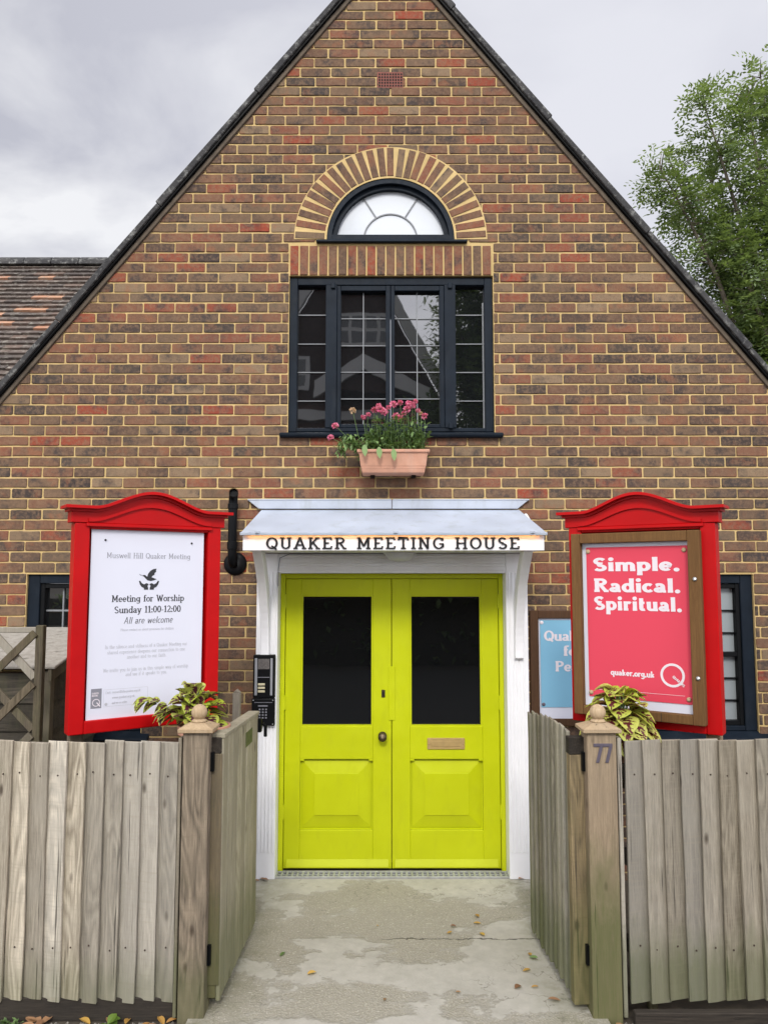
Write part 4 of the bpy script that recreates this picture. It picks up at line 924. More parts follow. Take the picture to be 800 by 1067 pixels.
# ------------------------------------------------------------------ terracotta window box and flowers
wb = thing('window_box', 'terracotta trough planter fixed to the bricks under the main window', 'planter', (.01, -.13, 2.785))
b = MB()
def trough(mb, prof):
    vs = []
    for hx, hy, z_ in prof: 
        r_ = .02
        vs += [(-hx, -hy, z_), (hx, -hy, z_), (hx, hy, z_), (-hx, hy, z_)]
    n = len(prof); fs_ = [(i * 4 + k, i * 4 + (k + 1) % 4, (i + 1) * 4 + (k + 1) % 4, (i + 1) * 4 + k) for i in range(n - 1) for k in range(4)] + [(3, 2, 1, 0)]
    mb.add(vs, fs_)
trough(b, [(.215, .085, 0), (.222, .092, .03), (.226, .096, .034), (.224, .094, .040), (.226, .096, .046), (.228, .098, .052), (.238, .108, .138), (.252, .120, .140), (.252, .120, .162), (.236, .106, .162), (.230, .10, .12)])
b.build('trough', M['terracotta'], wb, bevel=.006, seg=2)
b = MB(); b.box(-.228, .228, -.098, .098, .09, .135); b.build('compost', M['lawn'], wb)
for x_ in (-.16, .13): b = MB(); b.box(x_, x_ + .03, .02, .128, -.012, -.002); b.build('bracket', M['black'], wb)
gf = random.Random(21)
def leaf(mb, p, d, up, L, Wd, rnd, fold=.25, droop=.3, ns=4):
    d = d.normalized(); s_ = d.cross(up)
    if s_.length < .05: s_ = d.cross(Vector((1, .2, 0)))
    s_.normalize(); n_ = s_.cross(d)
    vs = []; uvs = []
    for i in range(ns + 1):
        t_ = i / ns; wv = Wd * math.sin(PI * min(1, t_ * .92 + .05)) ** .8 * (1.0 if i < ns else .15)
        c = p + d * (L * t_) + Vector((0, 0, -1)) * (droop * L * t_ * t_)
        vs += [tuple(c - s_ * wv + n_ * wv * fold), tuple(c), tuple(c + s_ * wv + n_ * wv * fold)]; uvs += [(0.01, t_ + .01), (.5, t_ + .01), (.99, t_ + .01)]
    fs_ = [(i * 3 + k, i * 3 + k + 1, (i + 1) * 3 + k + 1, (i + 1) * 3 + k) for i in range(ns) for k in range(2)]
    mb.add(vs, fs_, rnd, uvs)
def rv(g_, a=1.0): return Vector((g_.uniform(-a, a), g_.uniform(-a, a), g_.uniform(-a, a)))
def flowering(name, label, heads, base_x, spread, leaves, tall):
    t = thing(name, label, 'plant', (.01, -.13, 2.905))
    st = MB(); fo_ = MB()
    for i in range(leaves):
        bx = gf.uniform(base_x - spread, base_x + spread); tip = Vector((bx + gf.gauss(0, .035), gf.gauss(-.02, .045), gf.uniform(.05, tall) * (1 - .30 * abs((bx - base_x) / (spread + .01)))))
        root = Vector((bx, gf.uniform(-.05, .05), .0))
        mid_ = (root + tip) / 2 + rv(gf, .02)
        st.tube([root, mid_, tip], [.0028, .0022, .0014], 5)
        for j in range(9):
            t_ = gf.uniform(.2, 1.05); p_ = root.lerp(tip, t_); dd = Vector((gf.uniform(-1, 1), gf.uniform(-1, .7), gf.uniform(-.3, .8)))
            leaf(fo_, p_, dd, Vector((0, 0, 1)), gf.uniform(.03, .058), gf.uniform(.007, .014), gf.random(), ns=3)
    hh = []
    for hx, hz, sz, mt in heads:
        hp = Vector((hx, gf.uniform(-.09, .0), hz)); root = Vector((max(-.2, min(.2, hx + gf.uniform(-.03, .03))), gf.uniform(-.03, .03), .0))
        st.tube([root, (root + hp) / 2 + Vector((gf.uniform(-.012, .012), 0, .01)), hp], [.0028, .0024, .002], 5)
        f_ = MB(); f_.rnd = gf.random()
        for j in range(44):
            dd = rv(gf).normalized(); dd.z = dd.z * .8 + .15
            leaf(f_, hp + dd * sz * .45, dd + rv(gf, .7), rv(gf), sz * .75, sz * .34, gf.random(), fold=.4, droop=.1, ns=3)
        hh.append((f_, mt))
    st.build('stem', M['stem'], t, fix=False); fo_.build('foliage', M['stem'], t, fix=False)
    for f_, mt in hh: f_.build('flower_head', M[mt], t, fix=False)
    return t
def Hd(px_, py_): return ((px_ - 408) / 148., (473 - py_) / 146. + .04)   # from the picture's scale at the box
heads = [(*Hd(a, b_), s_, m_) for a, b_, s_, m_ in ((388, 429, .024, 'petal'), (393, 427, .022, 'petal'), (395, 431, .028, 'petal'), (399, 434, .026, 'petal'), (408, 424, .026, 'petal'), (415, 423, .022, 'petal'), (411, 436, .028, 'petal'), (414, 439, .026, 'petal'), (424, 425, .026, 'petal'), (422, 431, .026, 'petal'), (431, 421, .020, 'petal'), (434, 430, .018, 'petal'), (403, 429, .018, 'petal'), (419, 434, .020, 'petal'), (428, 427, .022, 'petal'), (437, 433, .016, 'petalpale'), (441, 436, .026, 'petal'), (377, 437, .020, 'petal'), (382, 435, .018, 'petal'), (366, 432, .024, 'petalpale'))]
flowering('flowering_plant', 'bushy pink flowering plant filling the terracotta window box', heads, .02, .21, 120, .335)
heads = [(*Hd(348, 448), .024, 'petal'), (*Hd(343, 459), .024, 'petal')]
tr = flowering('flowering_plant', 'straggly plant with two pink blooms trailing over the left end of the window box', heads, -.23, .01, 4, .1)
gl_ = MB()
for i in range(190):
    a = gf.uniform(0, 1); p_ = Vector((-.20 - .17 * a + gf.gauss(0, .022), gf.gauss(-.05, .03), .045 + .11 * math.sin(a * 2.6) * .9 - .05 * a + gf.gauss(0, .022)))
    leaf(gl_, p_, Vector((gf.uniform(-1, .4), gf.uniform(-1, .3), gf.uniform(-1, .6))), Vector((0, 0, 1)), gf.uniform(.03, .055), gf.uniform(.006, .011), gf.random(), ns=3)
for i in range(3): leaf(gl_, Vector((-.20 + .10 * i, -.13, .07 - .015 * i)), Vector((.1, -.5, -1)), Vector((0, -1, 0)), .075, .020, .8)
gl_.build('foliage', M['stem'], tr, fix=False)

# ------------------------------------------------------------------ gate posts
gw = random.Random(5)
def gate_post(label, x0, x1, mat, numbers, ball_x):
    t = thing('gate_post', label, 'post', ((x0 + x1) / 2, -1.66, 0)); hw = (x1 - x0) / 2
    b = MB(); b.box(-hw, hw, -.06, .06, -.05, 1.312); b.build('shaft', mat, t, bevel=.005, seg=2)
    b = MB(); c = hw + .022
    b.box(-c, c, -.082, .082, 1.313, 1.330)
    vs = [(-c, -.082, 1.330), (c, -.082, 1.330), (c, .082, 1.330), (-c, .082, 1.330), (-.036, -.036, 1.353), (.036, -.036, 1.353), (.036, .036, 1.353), (-.036, .036, 1.353)]
    b.add(vs, [(0, 1, 5, 4), (1, 2, 6, 5), (2, 3, 7, 6), (3, 0, 4, 7), (4, 5, 6, 7)]); b.build('cap', M['newwood'], t, bevel=.003)
    b = MB(); prof = [(.036, 1.354), (.036, 1.361), (.030, 1.366), (.024, 1.370)] + [(.0385 * math.sin(PI * a / 16), 1.400 - .0385 * math.cos(PI * a / 16)) for a in range(3, 17)]
    b.lathe(prof, n=28); b.build('finial', M['newwood'], t, smooth=True)
    if numbers:
        q = MB()
        for x_ in (-.041, .004): q.prism([(x_, 1.262), (x_ + .046, 1.262), (x_ + .046, 1.250), (x_ + .026, 1.172), (x_ + .010, 1.172), (x_ + .030, 1.247), (x_, 1.247)], -.066, -.060)
        q.build('house_number', M['number'], t, bevel=.0015)
    return t
gate_post('brown gate post with ball finial left of the path', -1.022, -.897, M['post'], False, 0)
gate_post('pale gate post with ball finial and house number 77', .922, 1.062, M['post2'], True, 0)

# ------------------------------------------------------------------ fences: lapped feather edge boards
def fence(label, x0, x1, top, n, mat, dirn, gravel):
    t = thing('wooden_fence', label, 'fence', ((x0 + x1) / 2, -1.68, 0)); ox = (x0 + x1) / 2
    w_ = (x1 - x0) / n
    for i in range(n):
        l = x0 + i * w_ - ox; lean = gw.gauss(0, .002); tz = top + gw.uniform(-.008, .004); bz = .075 + gw.uniform(-.012, .012); ov = w_ * 1.10
        thin, thick = .005, .017
        yb = 0.0
        b = MB(); m = 10
        sides = []
        for j in range(m + 1):
            z_ = bz + (tz - bz) * j / m; sh = lean * (j / m - .5) * 2 + gw.gauss(0, .0009); wv = gw.gauss(0, .0008)
            cup = .004 * math.sin(j / m * 3 + i)
            if dirn < 0: q = [(l + sh, yb - .034 - cup), (l + w_ * .5 + sh, yb - .025 - cup * .5), (l + ov + sh + wv, yb - .010 - cup), (l + ov + sh + wv, yb + .0), (l + sh, yb - .016)]
            else: q = [(l + w_ - ov + sh, yb - .010 - cup), (l + w_ * .5 + sh, yb - .025 - cup * .5), (l + w_ + sh + wv, yb - .034 - cup), (l + w_ + sh + wv, yb - .016), (l + w_ - ov + sh, yb + .0)]
            slope = gw.uniform(-.003, .003) if j in (0, m) else 0
            sides += [(a, y_, z_ + (slope * k * .5)) for k, (a, y_) in enumerate(q)]
        fs_ = [(j * 5 + k, j * 5 + (k + 1) % 5, (j + 1) * 5 + (k + 1) % 5, (j + 1) * 5 + k) for j in range(m) for k in range(5)] + [(4, 3, 2, 1, 0), tuple(m * 5 + k for k in range(5))]
        b.add(sides, fs_)
        fb_ = b.build('fence_board', mat, t, bevel=.0015)
        for z_ in (1.115, .315):
            b = MB(); b.ball((l + w_ * gw.uniform(.4, .6), yb - .0265 - .002, z_ + gw.uniform(-.012, .012)), .0042, 8, 6); b.build('nail', M['rust'], fb_)
    for z_ in (.28, .68, 1.08): b = MB(); b.box(x0 - ox, x1 - ox, .003, .045, z_, z_ + .07); b.build('fence_rail', M['gravel_board'], t)
    g_ = MB()
    if gravel == 'front': g_.box(x0 - ox + .0, x1 - ox, -.085, -.045, -.02, .052); g_.build('gravel_board', M['gravel_board'], t, bevel=.004)
    else: g_.box(x0 - ox, x1 - ox, -.02, .03, -.02, .085); g_.build('gravel_board', M['gravel_board'], t, bevel=.004)
    return t, ox
FL, ox = fence('grey weathered board fence left of the path', -2.74, -1.045, 1.268, 19, M['fence'], 1, 'under')
b = MB(); b.box(-1.046 - ox, -1.030 - ox, -.03, .03, 0, 1.285); b.build('edge_batten', M['fence2'], FL, bevel=.003)
FR, ox = fence('mossy grey board fence right of the path with a low sleeper', 1.105, 2.73, 1.278, 18, M['fence2'], -1, 'front')
b = MB(); b.box(1.070 - ox, 1.090 - ox, -.028, .03, 0, 1.285); b.build('edge_batten', M['fence2'], FR, bevel=.003)

# ------------------------------------------------------------------ gates swung inwards
# left gate: close boarded, seen from its flat face
GL = thing('garden_gate', 'pale close boarded gate swung open beside the left post', 'gate', (-.868, -1.655, 0), R(90) - R(2.2))
Lg = .84
def gtop(x_): return 1.272 - .030 * x_ / Lg
for i in range(8):
    a, c_ = .004 + i * Lg / 8, .0005 + (i + 1) * Lg / 8
    b = MB(); b.prism([(a, .055 + gw.uniform(-.01, .006)), (c_, .055), (c_, gtop(c_)), (a, gtop(a))], -.028 - gw.uniform(0, .002), -.010); b.build('gate_board', M['gate'], GL, bevel=.003)
b = MB(); b.box(-.004, .002, -.026, .045, .12, 1.2); b.box(-.0, .05, -.0095, .045, .06, 1.20); b.build('gate_stile', M['gateframe'], GL, bevel=.004)
b = MB(); b.box(-.006, .05, -.02, .047, 1.2005, 1.278); b.build('stile_cap', M['gravel_board'], GL, bevel=.004)
b = MB(); b.box(Lg - .05, Lg, -.0095, .045, .06, 1.23); b.build('gate_stile', M['gateframe'], GL, bevel=.004)
for z_ in (.2, 1.05): b = MB(); b.box(.051, Lg - .051, -.009, .04, z_, z_ + .075); b.build('gate_rail', M['gateframe'], GL, bevel=.003)
b = MB(); pts = [(x_, gtop(x_) + .001) for x_ in [Lg * i / 10 for i in range(11)]]
b.prism(pts + [(x_, z_ + .022) for x_, z_ in pts[::-1]], -.036, .03); b.build('gate_capping', M['gate'], GL, bevel=.003)
b = MB(); b.box(Lg * .60, Lg * .80, -.0308, -.027, 1.12, 1.20); b.build('patch_plate', pm('mossy_plate', (.10, .12, .035), .8, .3, 30), GL)
b = MB(); b.box(Lg - .012, Lg + .02, -.05, .02, 1.14, 1.22); b.tube([(Lg + .012, -.055, 1.19), (Lg + .02, -.07, 1.17), (Lg + .02, -.07, 1.11)], .011, 8); b.build('gate_latch', M['black'], GL, bevel=.003)
for z_ in (.22, 1.12): b = MB(); b.box(-.024, .012, .012, .040, z_, z_ + .09); b.build('hinge', M['black'], GL)
# right gate: lapped slats standing proud
GRt = thing('garden_gate', 'greenish slatted gate swung open beside the post numbered 77', 'gate', (.895, -1.655, 0), R(90) + R(5.2))
Lr = .80
def gtop2(x_): return 1.292 - .035 * x_ / Lr + .028 * math.sin(PI * x_ / Lr) + gw.uniform(-.006, .006)
ns_ = 9
for i in range(ns_):
    a = .055 + i * (Lr - .055) / ns_; c_ = a + (Lr - .055) / ns_ * 1.22; zt0 = gtop2(a) ; bz = .045 + gw.uniform(-.01, .01)
    b = MB(); vs = []
    for j in range(9):
        z_ = bz + (zt0 - bz) * j / 8; q_ = gw.gauss(0, .0012)
        vs += [(a, .040 + q_, z_), (a, .022, z_), (c_, .0125, z_), (c_, .022 + q_, z_)]
    fs_ = [(j * 4 + k, j * 4 + (k + 1) % 4, (j + 1) * 4 + (k + 1) % 4, (j + 1) * 4 + k) for j in range(8) for k in range(4)] + [(3, 2, 1, 0), tuple(32 + k for k in range(4))]
    b.add(vs, fs_); b.build('gate_slat', M['gate2'], GRt, bevel=.002)
b = MB(); b.box(0, .052, -.045, .044, .03, 1.195); b.build('gate_stile', M['gateframe'], GRt, bevel=.004)
b = MB(); b.box(-.002, .054, -.047, .046, 1.1955, 1.278); b.build('stile_cap', M['gravel_board'], GRt, bevel=.003)
b = MB(); b.box(Lr - .05, Lr, -.045, .011, .05, 1.24); b.build('gate_stile', M['gateframe'], GRt, bevel=.004)
for z_ in (.2, 1.05): b = MB(); b.box(.0525, Lr - .0505, -.04, .0115, z_, z_ + .075); b.build('gate_rail', M['gateframe'], GRt, bevel=.003)
for z_ in (.22, 1.12): b = MB(); b.box(-.024, .012, -.04, -.012, z_, z_ + .09); b.build('hinge', M['black'], GRt)
# a stub post by the wall that the left gate is latched to
b = MB(); b.box(-1.00, -.955, -.62, -.57, -.02, 1.34); b.prism([(-1.0, 1.3405), (-.955, 1.3405), (-.9775, 1.362)], -.62, -.57); tag(b.build('wooden_post', M['fence'], bevel=.003), 'short grey post by the wall behind the open left gate', 'post')

# ------------------------------------------------------------------ coleus in pots
def coleus(label, loc, mat, n, spread, tall, droop, seed, size):
    t = thing('coleus_plant', label, 'plant', loc); g_ = random.Random(seed); st = MB(); fo_ = MB()
    for i in range(n):
        a = 2 * PI * i * .381 + g_.uniform(-.3, .3); lvl = (i + .5) / n; el = R(70) * lvl - R(droop * .5)
        rr = spread * (1 - lvl * .75); hz = tall * (.25 + .75 * lvl)
        p_ = Vector((rr * .45 * math.cos(a), rr * .45 * math.sin(a), hz)); d = Vector((math.cos(a) * math.cos(el), math.sin(a) * math.cos(el), math.sin(el)))
        st.tube([(0, 0, 0), tuple(p_ * .5 + Vector((0, 0, .015))), tuple(p_)], [.004, .0035, .0025], 6)
        leaf(fo_, p_, d + rv(g_, .25), Vector((0, 0, 1)) + rv(g_, .25), size * g_.uniform(.75, 1.2), size * g_.uniform(.36, .50), g_.random(), fold=g_.uniform(.1, .5), droop=g_.uniform(.25, .8), ns=7)
    st.build('stem', M['stem'], t, smooth=True, fix=False); fo_.build('foliage', mat, t, smooth=True, fix=False); return t, fo_
def pot(label, loc, r_, h):
    t = thing('plant_pot', label, 'pot', loc)
    b = MB(); b.lathe([(r_ * .68, 0), (r_ * .92, h * .78), (r_ * 1.06, h * .78), (r_ * 1.08, h), (r_ * .98, h), (r_ * .92, h * .9), (0, h * .9)], n=28); b.build('pot_body', M['terracotta'], t, smooth=False, bevel=.003)
    b = MB(); b.lathe([(0, h * .86), (r_ * .9, h * .92), (0, h * .93)], n=20); b.build('compost', M['lawn'], t); return t
def table(label, loc, h, w_):
    t = thing('plant_stand', label, 'stand', loc)
    b = MB(); b.box(-w_, w_, -w_, w_, h - .03, h); b.build('stand_top', M['post'], t, bevel=.004)
    for sx_ in (-1, 1):
        for sy_ in (-1, 1): b = MB(); x_, y_ = sx_ * (w_ - .03), sy_ * (w_ - .03); b.box(x_ - .02, x_ + .02, y_ - .02, y_ + .02, -.02, h - .031); b.build('leg', M['post'], t)
table('low wooden stand behind the left gate post', (-.985, -1.44, 0), 1.10, .12)
pot('terracotta pot behind the left gate post', (-.985, -1.44, 1.10), .125, .20)
CL, _ = coleus('tall purple and lime coleus against the white poster', (-1.03, -1.46, 1.28), M['coleus2'], 34, .18, .19, 20, 4, .115)
g_ = random.Random(44); ex = MB()
for i in range(24):     # a leggier shoot leaning to the left
    t_ = i / 15; p_ = Vector((-.06 - .13 * t_, -.02, .07 + .10 * t_ - .03 * t_ * t_)) + rv(g_, .02)
    leaf(ex, p_, Vector((-1 + g_.uniform(-.6, .9), g_.uniform(-1, .2), g_.uniform(-.5, .8))), Vector((0, -.4, 1)), g_.uniform(.05, .09), g_.uniform(.018, .03), g_.random(), fold=.3, droop=.5, ns=6)
for i in range(10): leaf(ex, Vector((g_.uniform(-.05, .05), -.03, g_.uniform(.05, .14))), Vector((g_.uniform(-.8, .8), -.4, 1)), Vector((0, -1, .2)), g_.uniform(.07, .11), g_.uniform(.02, .032), g_.random(), fold=.35, droop=.2, ns=6)
ex.build('foliage', M['coleus2'], CL, smooth=True, fix=False)
table('low wooden stand behind the post numbered 77', (1.155, -1.49, 0), 1.05, .12)
pot('dark terracotta pot behind the post numbered 77', (1.155, -1.49, 1.05), .11, .18)
coleus('rounded yellow green coleus with maroon streaks by the pink poster', (1.155, -1.49, 1.22), M['coleus'], 60, .20, .25, 44, 9, .125)

# ------------------------------------------------------------------ shed and trellis at the left
SH = thing('garden_shed', 'low dark weatherboarded shed with a worn grey felt roof', 'shed', (-2.083, -.8, 0))
for i in range(7):
    z0 = .32 + i * .165
    b = MB(); b.prism([(-.002, z0), (-.022, z0), (-.006, z0 + .175), (.01, z0 + .175)], -1.6, -.02, axis='x'); b.build('weatherboard', M['darkwood'], SH)
    b = MB(); b.prism([(.0, z0), (.022, z0), (.006, z0 + .175), (-.012, z0 + .175)], .02, .78); b.build('side_board', M['darkwood'], SH)
b = MB(); b.box(-.02, .035, -.03, .022, 0, 1.50); b.build('corner_post', M['trellis'], SH, bevel=.003)
b = MB(); b.prism([(-.06, 1.515), (.79, 1.695), (.79, 1.713), (-.06, 1.533)], -1.65, .07, axis='x'); b.build('shed_roof', M['felt'], SH, bevel=.004)
b = MB(); b.prism([(-.055, 1.44), (.785, 1.625), (.785, 1.692), (-.055, 1.512)], .024, .048, axis='x'); b.build('barge_board', M['trellis'], SH, bevel=.003)
TR = thing('trellis', 'wooden trellis panel with crossed battens in front of the shed', 'trellis', (-1.955, -1.2, 0))
b = MB(); b.box(-.02, .022, -.022, .022, 0, 1.795); b.build('post', M['trellis'], TR, bevel=.003)
b = MB(); b.box(-1.1, -.021, -.02, .02, 1.755, 1.785); b.build('top_rail', M['trellis2'], TR, bevel=.003)
def batten(x0, z0, x1, z1, y_, mt):
    d = Vector((x1 - x0, z1 - z0)).normalized(); nrm = Vector((-d.y, d.x)) * .021
    b = MB(); b.prism([(x0 + nrm.x, z0 + nrm.y), (x1 + nrm.x, z1 + nrm.y), (x1 - nrm.x, z1 - nrm.y), (x0 - nrm.x, z0 - nrm.y)], y_, y_ + .016); b.build('batten', M[mt], TR, bevel=.002)
for k_ in range(3):
    zt = 1.755 - k_ * .275; zb = 1.735 - .28 * k_
    batten(-.46, zt - .44, -.02, zt, -.036, 'trellis'); batten(-.46, zb + .225, -.02, zb - .225, -.019, 'trellis2' if k_ == 0 else 'trellis')

# ------------------------------------------------------------------ drain across the doorway
DR = thing('drain_channel', 'galvanised slotted drain channel across the foot of the lime doors', 'drain', (0, .015, .004))
b = MB(); b.box(-.88, .955, -.052, -.038, .001, .014); b.box(-.88, .955, .038, .052, .001, .014); b.box(-.88, .955, -.004, .004, .001, .0125)
for i in range(51): x_ = -.875 + i * .036; b.box(x_, x_ + .013, -.038, .038, .001, .0135)
b.build('grating', M['drain'], DR, bevel=.001)
b = MB(); b.box(-.88, .955, -.037, .037, .0005, .003); b.build('channel', M['void'], DR)

# ------------------------------------------------------------------ fallen leaves and scraps
gl2 = random.Random(77)
def fallen(px_, py_, sz, mat, label, cat, group, z=.006):
    b = MB(); a = gl2.uniform(0, 2 * PI)
    leaf(b, Vector((0, 0, .002)), Vector((math.cos(a), math.sin(a), .12)), Vector((0, 0, 1)), sz, sz * gl2.uniform(.2, .32), gl2.random(), fold=gl2.uniform(.2, .6), droop=gl2.uniform(-.05, .2), ns=5)
    o = b.build('fallen_leaf', mat, fix=False); o.location = (px_, py_, z + .004); tag(o, label, cat, group); return o
for x_, y_, s_, m_ in ((.50, -.62, .055, 'dead'), (.52, -.74, .045, 'dead'), (.37, -.78, .035, 'deadbrown'), (.50, -.86, .05, 'dead'), (.31, -.87, .035, 'dead'), (.67, -1.30, .05, 'dead'), (-.45, -1.33, .05, 'dead'), (-.10, -.76, .02, 'dead'), (.72, -1.45, .04, 'dead'), (.60, -1.47, .05, 'deadbrown'), (.74, -1.10, .035, 'dead'), (-.05, -1.56, .03, 'deadbrown'), (.80, -1.58, .06, 'deadbrown'), (.3, -1.5, .025, 'deadbrown')):
    fallen(x_, y_, s_, M[m_], 'small withered yellow brown leaf lying on the concrete path', 'leaf', 'fallen leaves on the path')
for x_, y_ in ((-.60, -1.09), (.73, -1.15)): fallen(x_, y_, .05, M['stem'], 'small green leaf lying on the concrete path', 'leaf', 'green leaves on the path')
for i in range(26):
    sd_ = gl2.random() < .62; x_ = gl2.uniform(-1.9, -1.05) if sd_ else gl2.uniform(.95, 1.9)
    lab = 'curled brown leaf in the dirt at the foot of the left fence' if sd_ else 'curled brown leaf in the dirt at the foot of the right fence'
    fallen(x_, gl2.uniform(-1.80, -1.725) if sd_ else gl2.uniform(-1.80, -1.775), gl2.uniform(.05, .085), M[gl2.choice(['dead', 'deadbrown', 'deadbrown'])], lab, 'leaf', 'leaves below the left fence' if sd_ else 'leaves below the right fence', -.012)
for x_ in (-.86, -.90, -.84, .90): fallen(x_, -.07 + gl2.uniform(-.03, .02), .045, M['deadbrown'], 'brown leaf caught beside the drain at the door post foot', 'leaf', 'leaves by the drain')
gv = MB()
for i in range(1400):
    sd_ = gl2.random() < .5; x_ = gl2.uniform(-2.4, -1.03) if sd_ else gl2.uniform(1.06, 2.4); y_ = gl2.uniform(-1.86, -1.71); s_ = gl2.uniform(.003, .009)
    gv.rnd = gl2.random(); z_ = GZ + (.02 if y_ < -1.824 else 0)
    gv.add([(x_ - s_, y_ - s_ * .8, z_), (x_ + s_, y_ - s_ * .6, z_), (x_ + s_ * .7, y_ + s_, z_), (x_ - s_ * .8, y_ + s_ * .7, z_), (x_, y_, z_ + s_ * 1.1)], [(0, 1, 4), (1, 2, 4), (2, 3, 4), (3, 0, 4)])
tag(gv.build('gravel', pm('grit', (.22, .2, .17), .9, .6, 200)), 'loose grit along the fence foot', 'gravel', kind='stuff')
wd = thing('weed', 'small green weed growing at the foot of the left fence', 'plant', (-1.80, -1.745, -.015)); b = MB()
for i in range(34): a = gl2.uniform(0, 2 * PI); leaf(b, Vector((gl2.uniform(-.06, .06), gl2.uniform(-.015, .015), .0)), Vector((math.cos(a), math.sin(a) * .5 - .3, 1.2)), Vector((0, 0, 1)), gl2.uniform(.03, .06), .009, gl2.random(), ns=3)
b.build('foliage', M['stem'], wd, fix=False)
wd = thing('weed', 'broad leaved green weed near the left gate post foot', 'plant', (-1.33, -1.75, -.015)); b = MB()
for i in range(6): a = gl2.uniform(0, 2 * PI); leaf(b, Vector((0, 0, .012)), Vector((math.cos(a), math.sin(a) - .4, .6)), Vector((0, 0, 1)), .065, .024, gl2.random(), ns=4)
b.build('foliage', M['bush'], wd, fix=False)

# ------------------------------------------------------------------ trees
def tree(label, loc, limbs, mat, per_limb, per_twig, leaflet, seed, rad=.55, trunk_r=.16):
    t = thing('ash_tree', label, 'tree', loc); g_ = random.Random(seed); tk = MB(); cr = MB()
    root = Vector((0, 0, 0)); fork = Vector((0, 0, 2.4)); tk.tube([root, fork * .5, fork], [trunk_r, trunk_r * .85, trunk_r * .7], 10)
    V, F_, Rn = [], [], []
    for tip in limbs:
        tip = Vector(tip); pts = [fork.lerp(tip, i / 6) + Vector((0, 0, .5 * math.sin(PI * i / 6))) + (rv(g_, .1) if 0 < i < 6 else Vector()) for i in range(7)]
        tk.tube(pts, [trunk_r * .5 * (1 - .88 * i / 6) for i in range(7)], 7)
        for j in range(per_limb):
            u = g_.uniform(.30, 1.0) ** .8; k_ = min(5, int(u * 6)); p_ = pts[k_].lerp(pts[k_ + 1], u * 6 - k_)
            dv_ = Vector((g_.gauss(0, 1), g_.gauss(0, 1), g_.uniform(-.2, 1.0))).normalized(); ln_ = rad * g_.uniform(.4, 1.1) * (1.15 - .55 * u)
            e = p_ + dv_ * ln_
            tk.tube([tuple(p_), tuple(p_.lerp(e, .5) + Vector((0, 0, .04))), tuple(e)], [.012, .008, .004], 4, caps=False)
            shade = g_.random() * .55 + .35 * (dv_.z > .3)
            for q_ in range(per_twig):
                b0 = p_.lerp(e, g_.uniform(.3, 1.05)) + rv(g_, .09); d = (dv_ * .5 + rv(g_, 1.0)); d.z -= .25; d.normalize()
                s0 = d.cross(Vector((0, 0, 1))); s0 = s0.normalized() if s0.length > .05 else Vector((1, 0, 0)); n0 = s0.cross(d)
                rl_ = leaflet * g_.uniform(2.6, 4.2)
                for m_ in range(9):
                    if m_ == 8: c = b0 + d * rl_; ld = d
                    else: c = b0 + d * (rl_ * (.25 + .2 * (m_ // 2))); ld = (s0 * (1 if m_ % 2 else -1) + d * .5 + rv(g_, .25)).normalized()
                    c = c + Vector((0, 0, -.25 * rl_ * (m_ / 8) ** 2)); lw = (ld.cross(n0) + rv(g_, .3)).normalized() * leaflet * .20; L_ = leaflet * g_.uniform(.8, 1.15)
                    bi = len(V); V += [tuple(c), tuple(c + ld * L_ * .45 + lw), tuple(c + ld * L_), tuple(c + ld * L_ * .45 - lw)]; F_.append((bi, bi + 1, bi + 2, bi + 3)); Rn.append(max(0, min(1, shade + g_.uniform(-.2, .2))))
    tk.build('trunk', M['bark'], t, smooth=True, fix=False)
    cr.v = V; cr.f = F_; cr.r = Rn; cr.uv = [(0, 0)] * len(V); cr.build('crown', mat, t, fix=False)
    return t
gT = random.Random(8)
limbs = [(-2.75, -.6, 8.7), (-2.9, .4, 7.6), (-2.4, .0, 9.3), (-1.9, -.4, 9.9), (-2.3, .3, 6.6), (-1.5, .5, 9.2), (-1.15, -.3, 10.2), (-.75, .0, 10.75), (-.3, -.5, 10.3), (.0, .6, 10.9), (.8, 0, 10.6), (1.6, .4, 9.6), (-1.7, -.6, 7.6), (-1.6, .6, 6.0), (-.8, -.5, 8.3), (-.9, .4, 6.9), (-.3, -.6, 7.4), (.6, -.6, 8.2), (1.5, -.3, 7.4), (-1.1, -.6, 5.2), (.2, .2, 5.9), (2.2, 0, 8.2), (-.2, -.4, 5.2)]
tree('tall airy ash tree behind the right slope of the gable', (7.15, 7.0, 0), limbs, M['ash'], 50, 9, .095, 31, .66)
limbs = [(gT.uniform(-1, .9), gT.uniform(-.6, .6), gT.uniform(4.3, 5.9)) for _ in range(12)]
tree('small bright green tree low behind the right roof edge', (6.55, 5.2, 0), limbs, M['bush'], 24, 9, .09, 32, .5, .09)

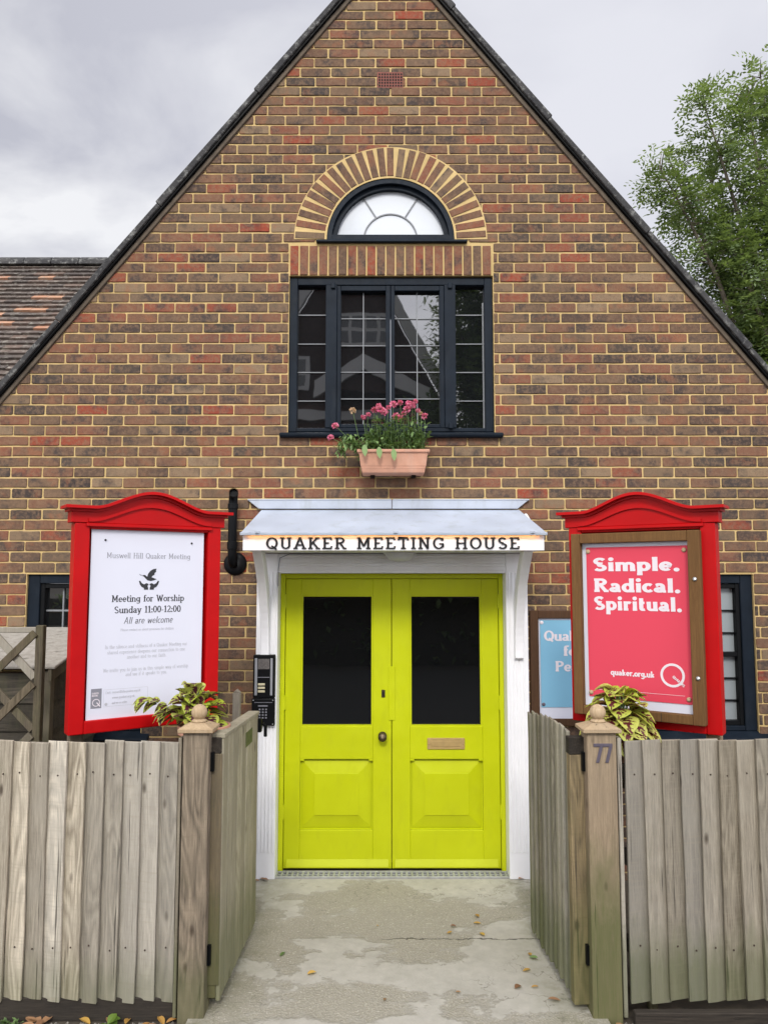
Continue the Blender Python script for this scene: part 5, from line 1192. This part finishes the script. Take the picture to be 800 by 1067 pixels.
# ------------------------------------------------------------------ across the road (seen only as reflections in the panes)
OH = thing('brick_house', 'dark brick house with white bargeboards across the road', 'building', (-1.2, -19.0, 0))
hb = pm('house_brick', (.11, .055, .04), .9, .25, 6); hr = pm('house_roof', (.075, .045, .04), .9, .25, 8)
b = MB(); b.box(-3.1, 3.1, -6, 0, -.05, 8.0); b.build('wall', hb, OH)
b = MB(); b.prism([(-3.2, 7.7), (3.2, 7.7), (0, 13.5)], -6.2, .02); b.build('roof', hr, OH)
for s_ in (-1, 1):
    b = MB(); b.prism([(s_ * 3.35, 7.5), (0, 13.5), (0, 14.2), (s_ * 3.35, 8.2)], .021, .2); b.build('bargeboard', M['white'], OH)
b = MB(); b.prism([(-.6, 8.0), (2.5, 7.75), (.45, 8.85)], .03, 1.0); b.build('porch_roof', hr, OH)
for (xa, za), (xb, zb) in (((-.9, 7.7), (.45, 8.6)), ((2.7, 7.5), (.45, 8.6))): b = MB(); b.prism([(xa, za), (xb, zb), (xb, zb + .5), (xa, za + .5)], 1.01, 1.12); b.build('porch_bargeboard', M['white'], OH)
b = MB(); b.box(-2.9, 2.9, .03, .2, 7.2, 7.5); b.build('string_course', M['white'], OH)
for x_, z_, n_ in ((-.45, 9.75, 4), (-2.6, 8.3, 3), (-2.2, 4.0, 3), (.6, 4.0, 3)):
    w_ = n_ * .45; b = MB(); b.box(x_ - .1, x_ + w_ + .1, .022, .08, z_ - .12, z_ + 1.02); wo_ = b.build('window', M['white'], OH)
    for i in range(n_):
        for dz in (.02, .52): b = MB(); b.box(x_ + i * .45 + .05, x_ + i * .45 + .40, .078, .09, z_ + dz, z_ + dz + .38); b.build('window_pane', M['glass'], wo_)
hd = MB(); gH = random.Random(6)
for i in range(2600):
    leaf(hd, Vector((gH.uniform(-9, 9), -13.4 + gH.uniform(-.5, .5), gH.uniform(-.05, 1.7))), rv(gH), Vector((0, 0, 1)), .2, .07, gH.random(), ns=2)
ho = thing('added_hedge', 'dark hedge added across the road to darken the door glass reflections', 'hedge', (0, 0, 0)); hd.build('foliage', M['ash'], ho, fix=False)  # unseen hedge, added so the door panes reflect something dark
b = MB(); b.box(-9, 9, -13.75, -13.05, -.05, 1.6); b.build('hedge_core', M['lawn'], ho)
limbs = [(gT.uniform(-2.7, 2.7), gT.uniform(-1.0, 1.0), gT.uniform(6, 14.5)) for _ in range(24)]
tree('dark broad tree across the road beside the house', (3.7, -17.2, 0), limbs, M['ash'], 30, 9, .22, 41, 1.0, .2)
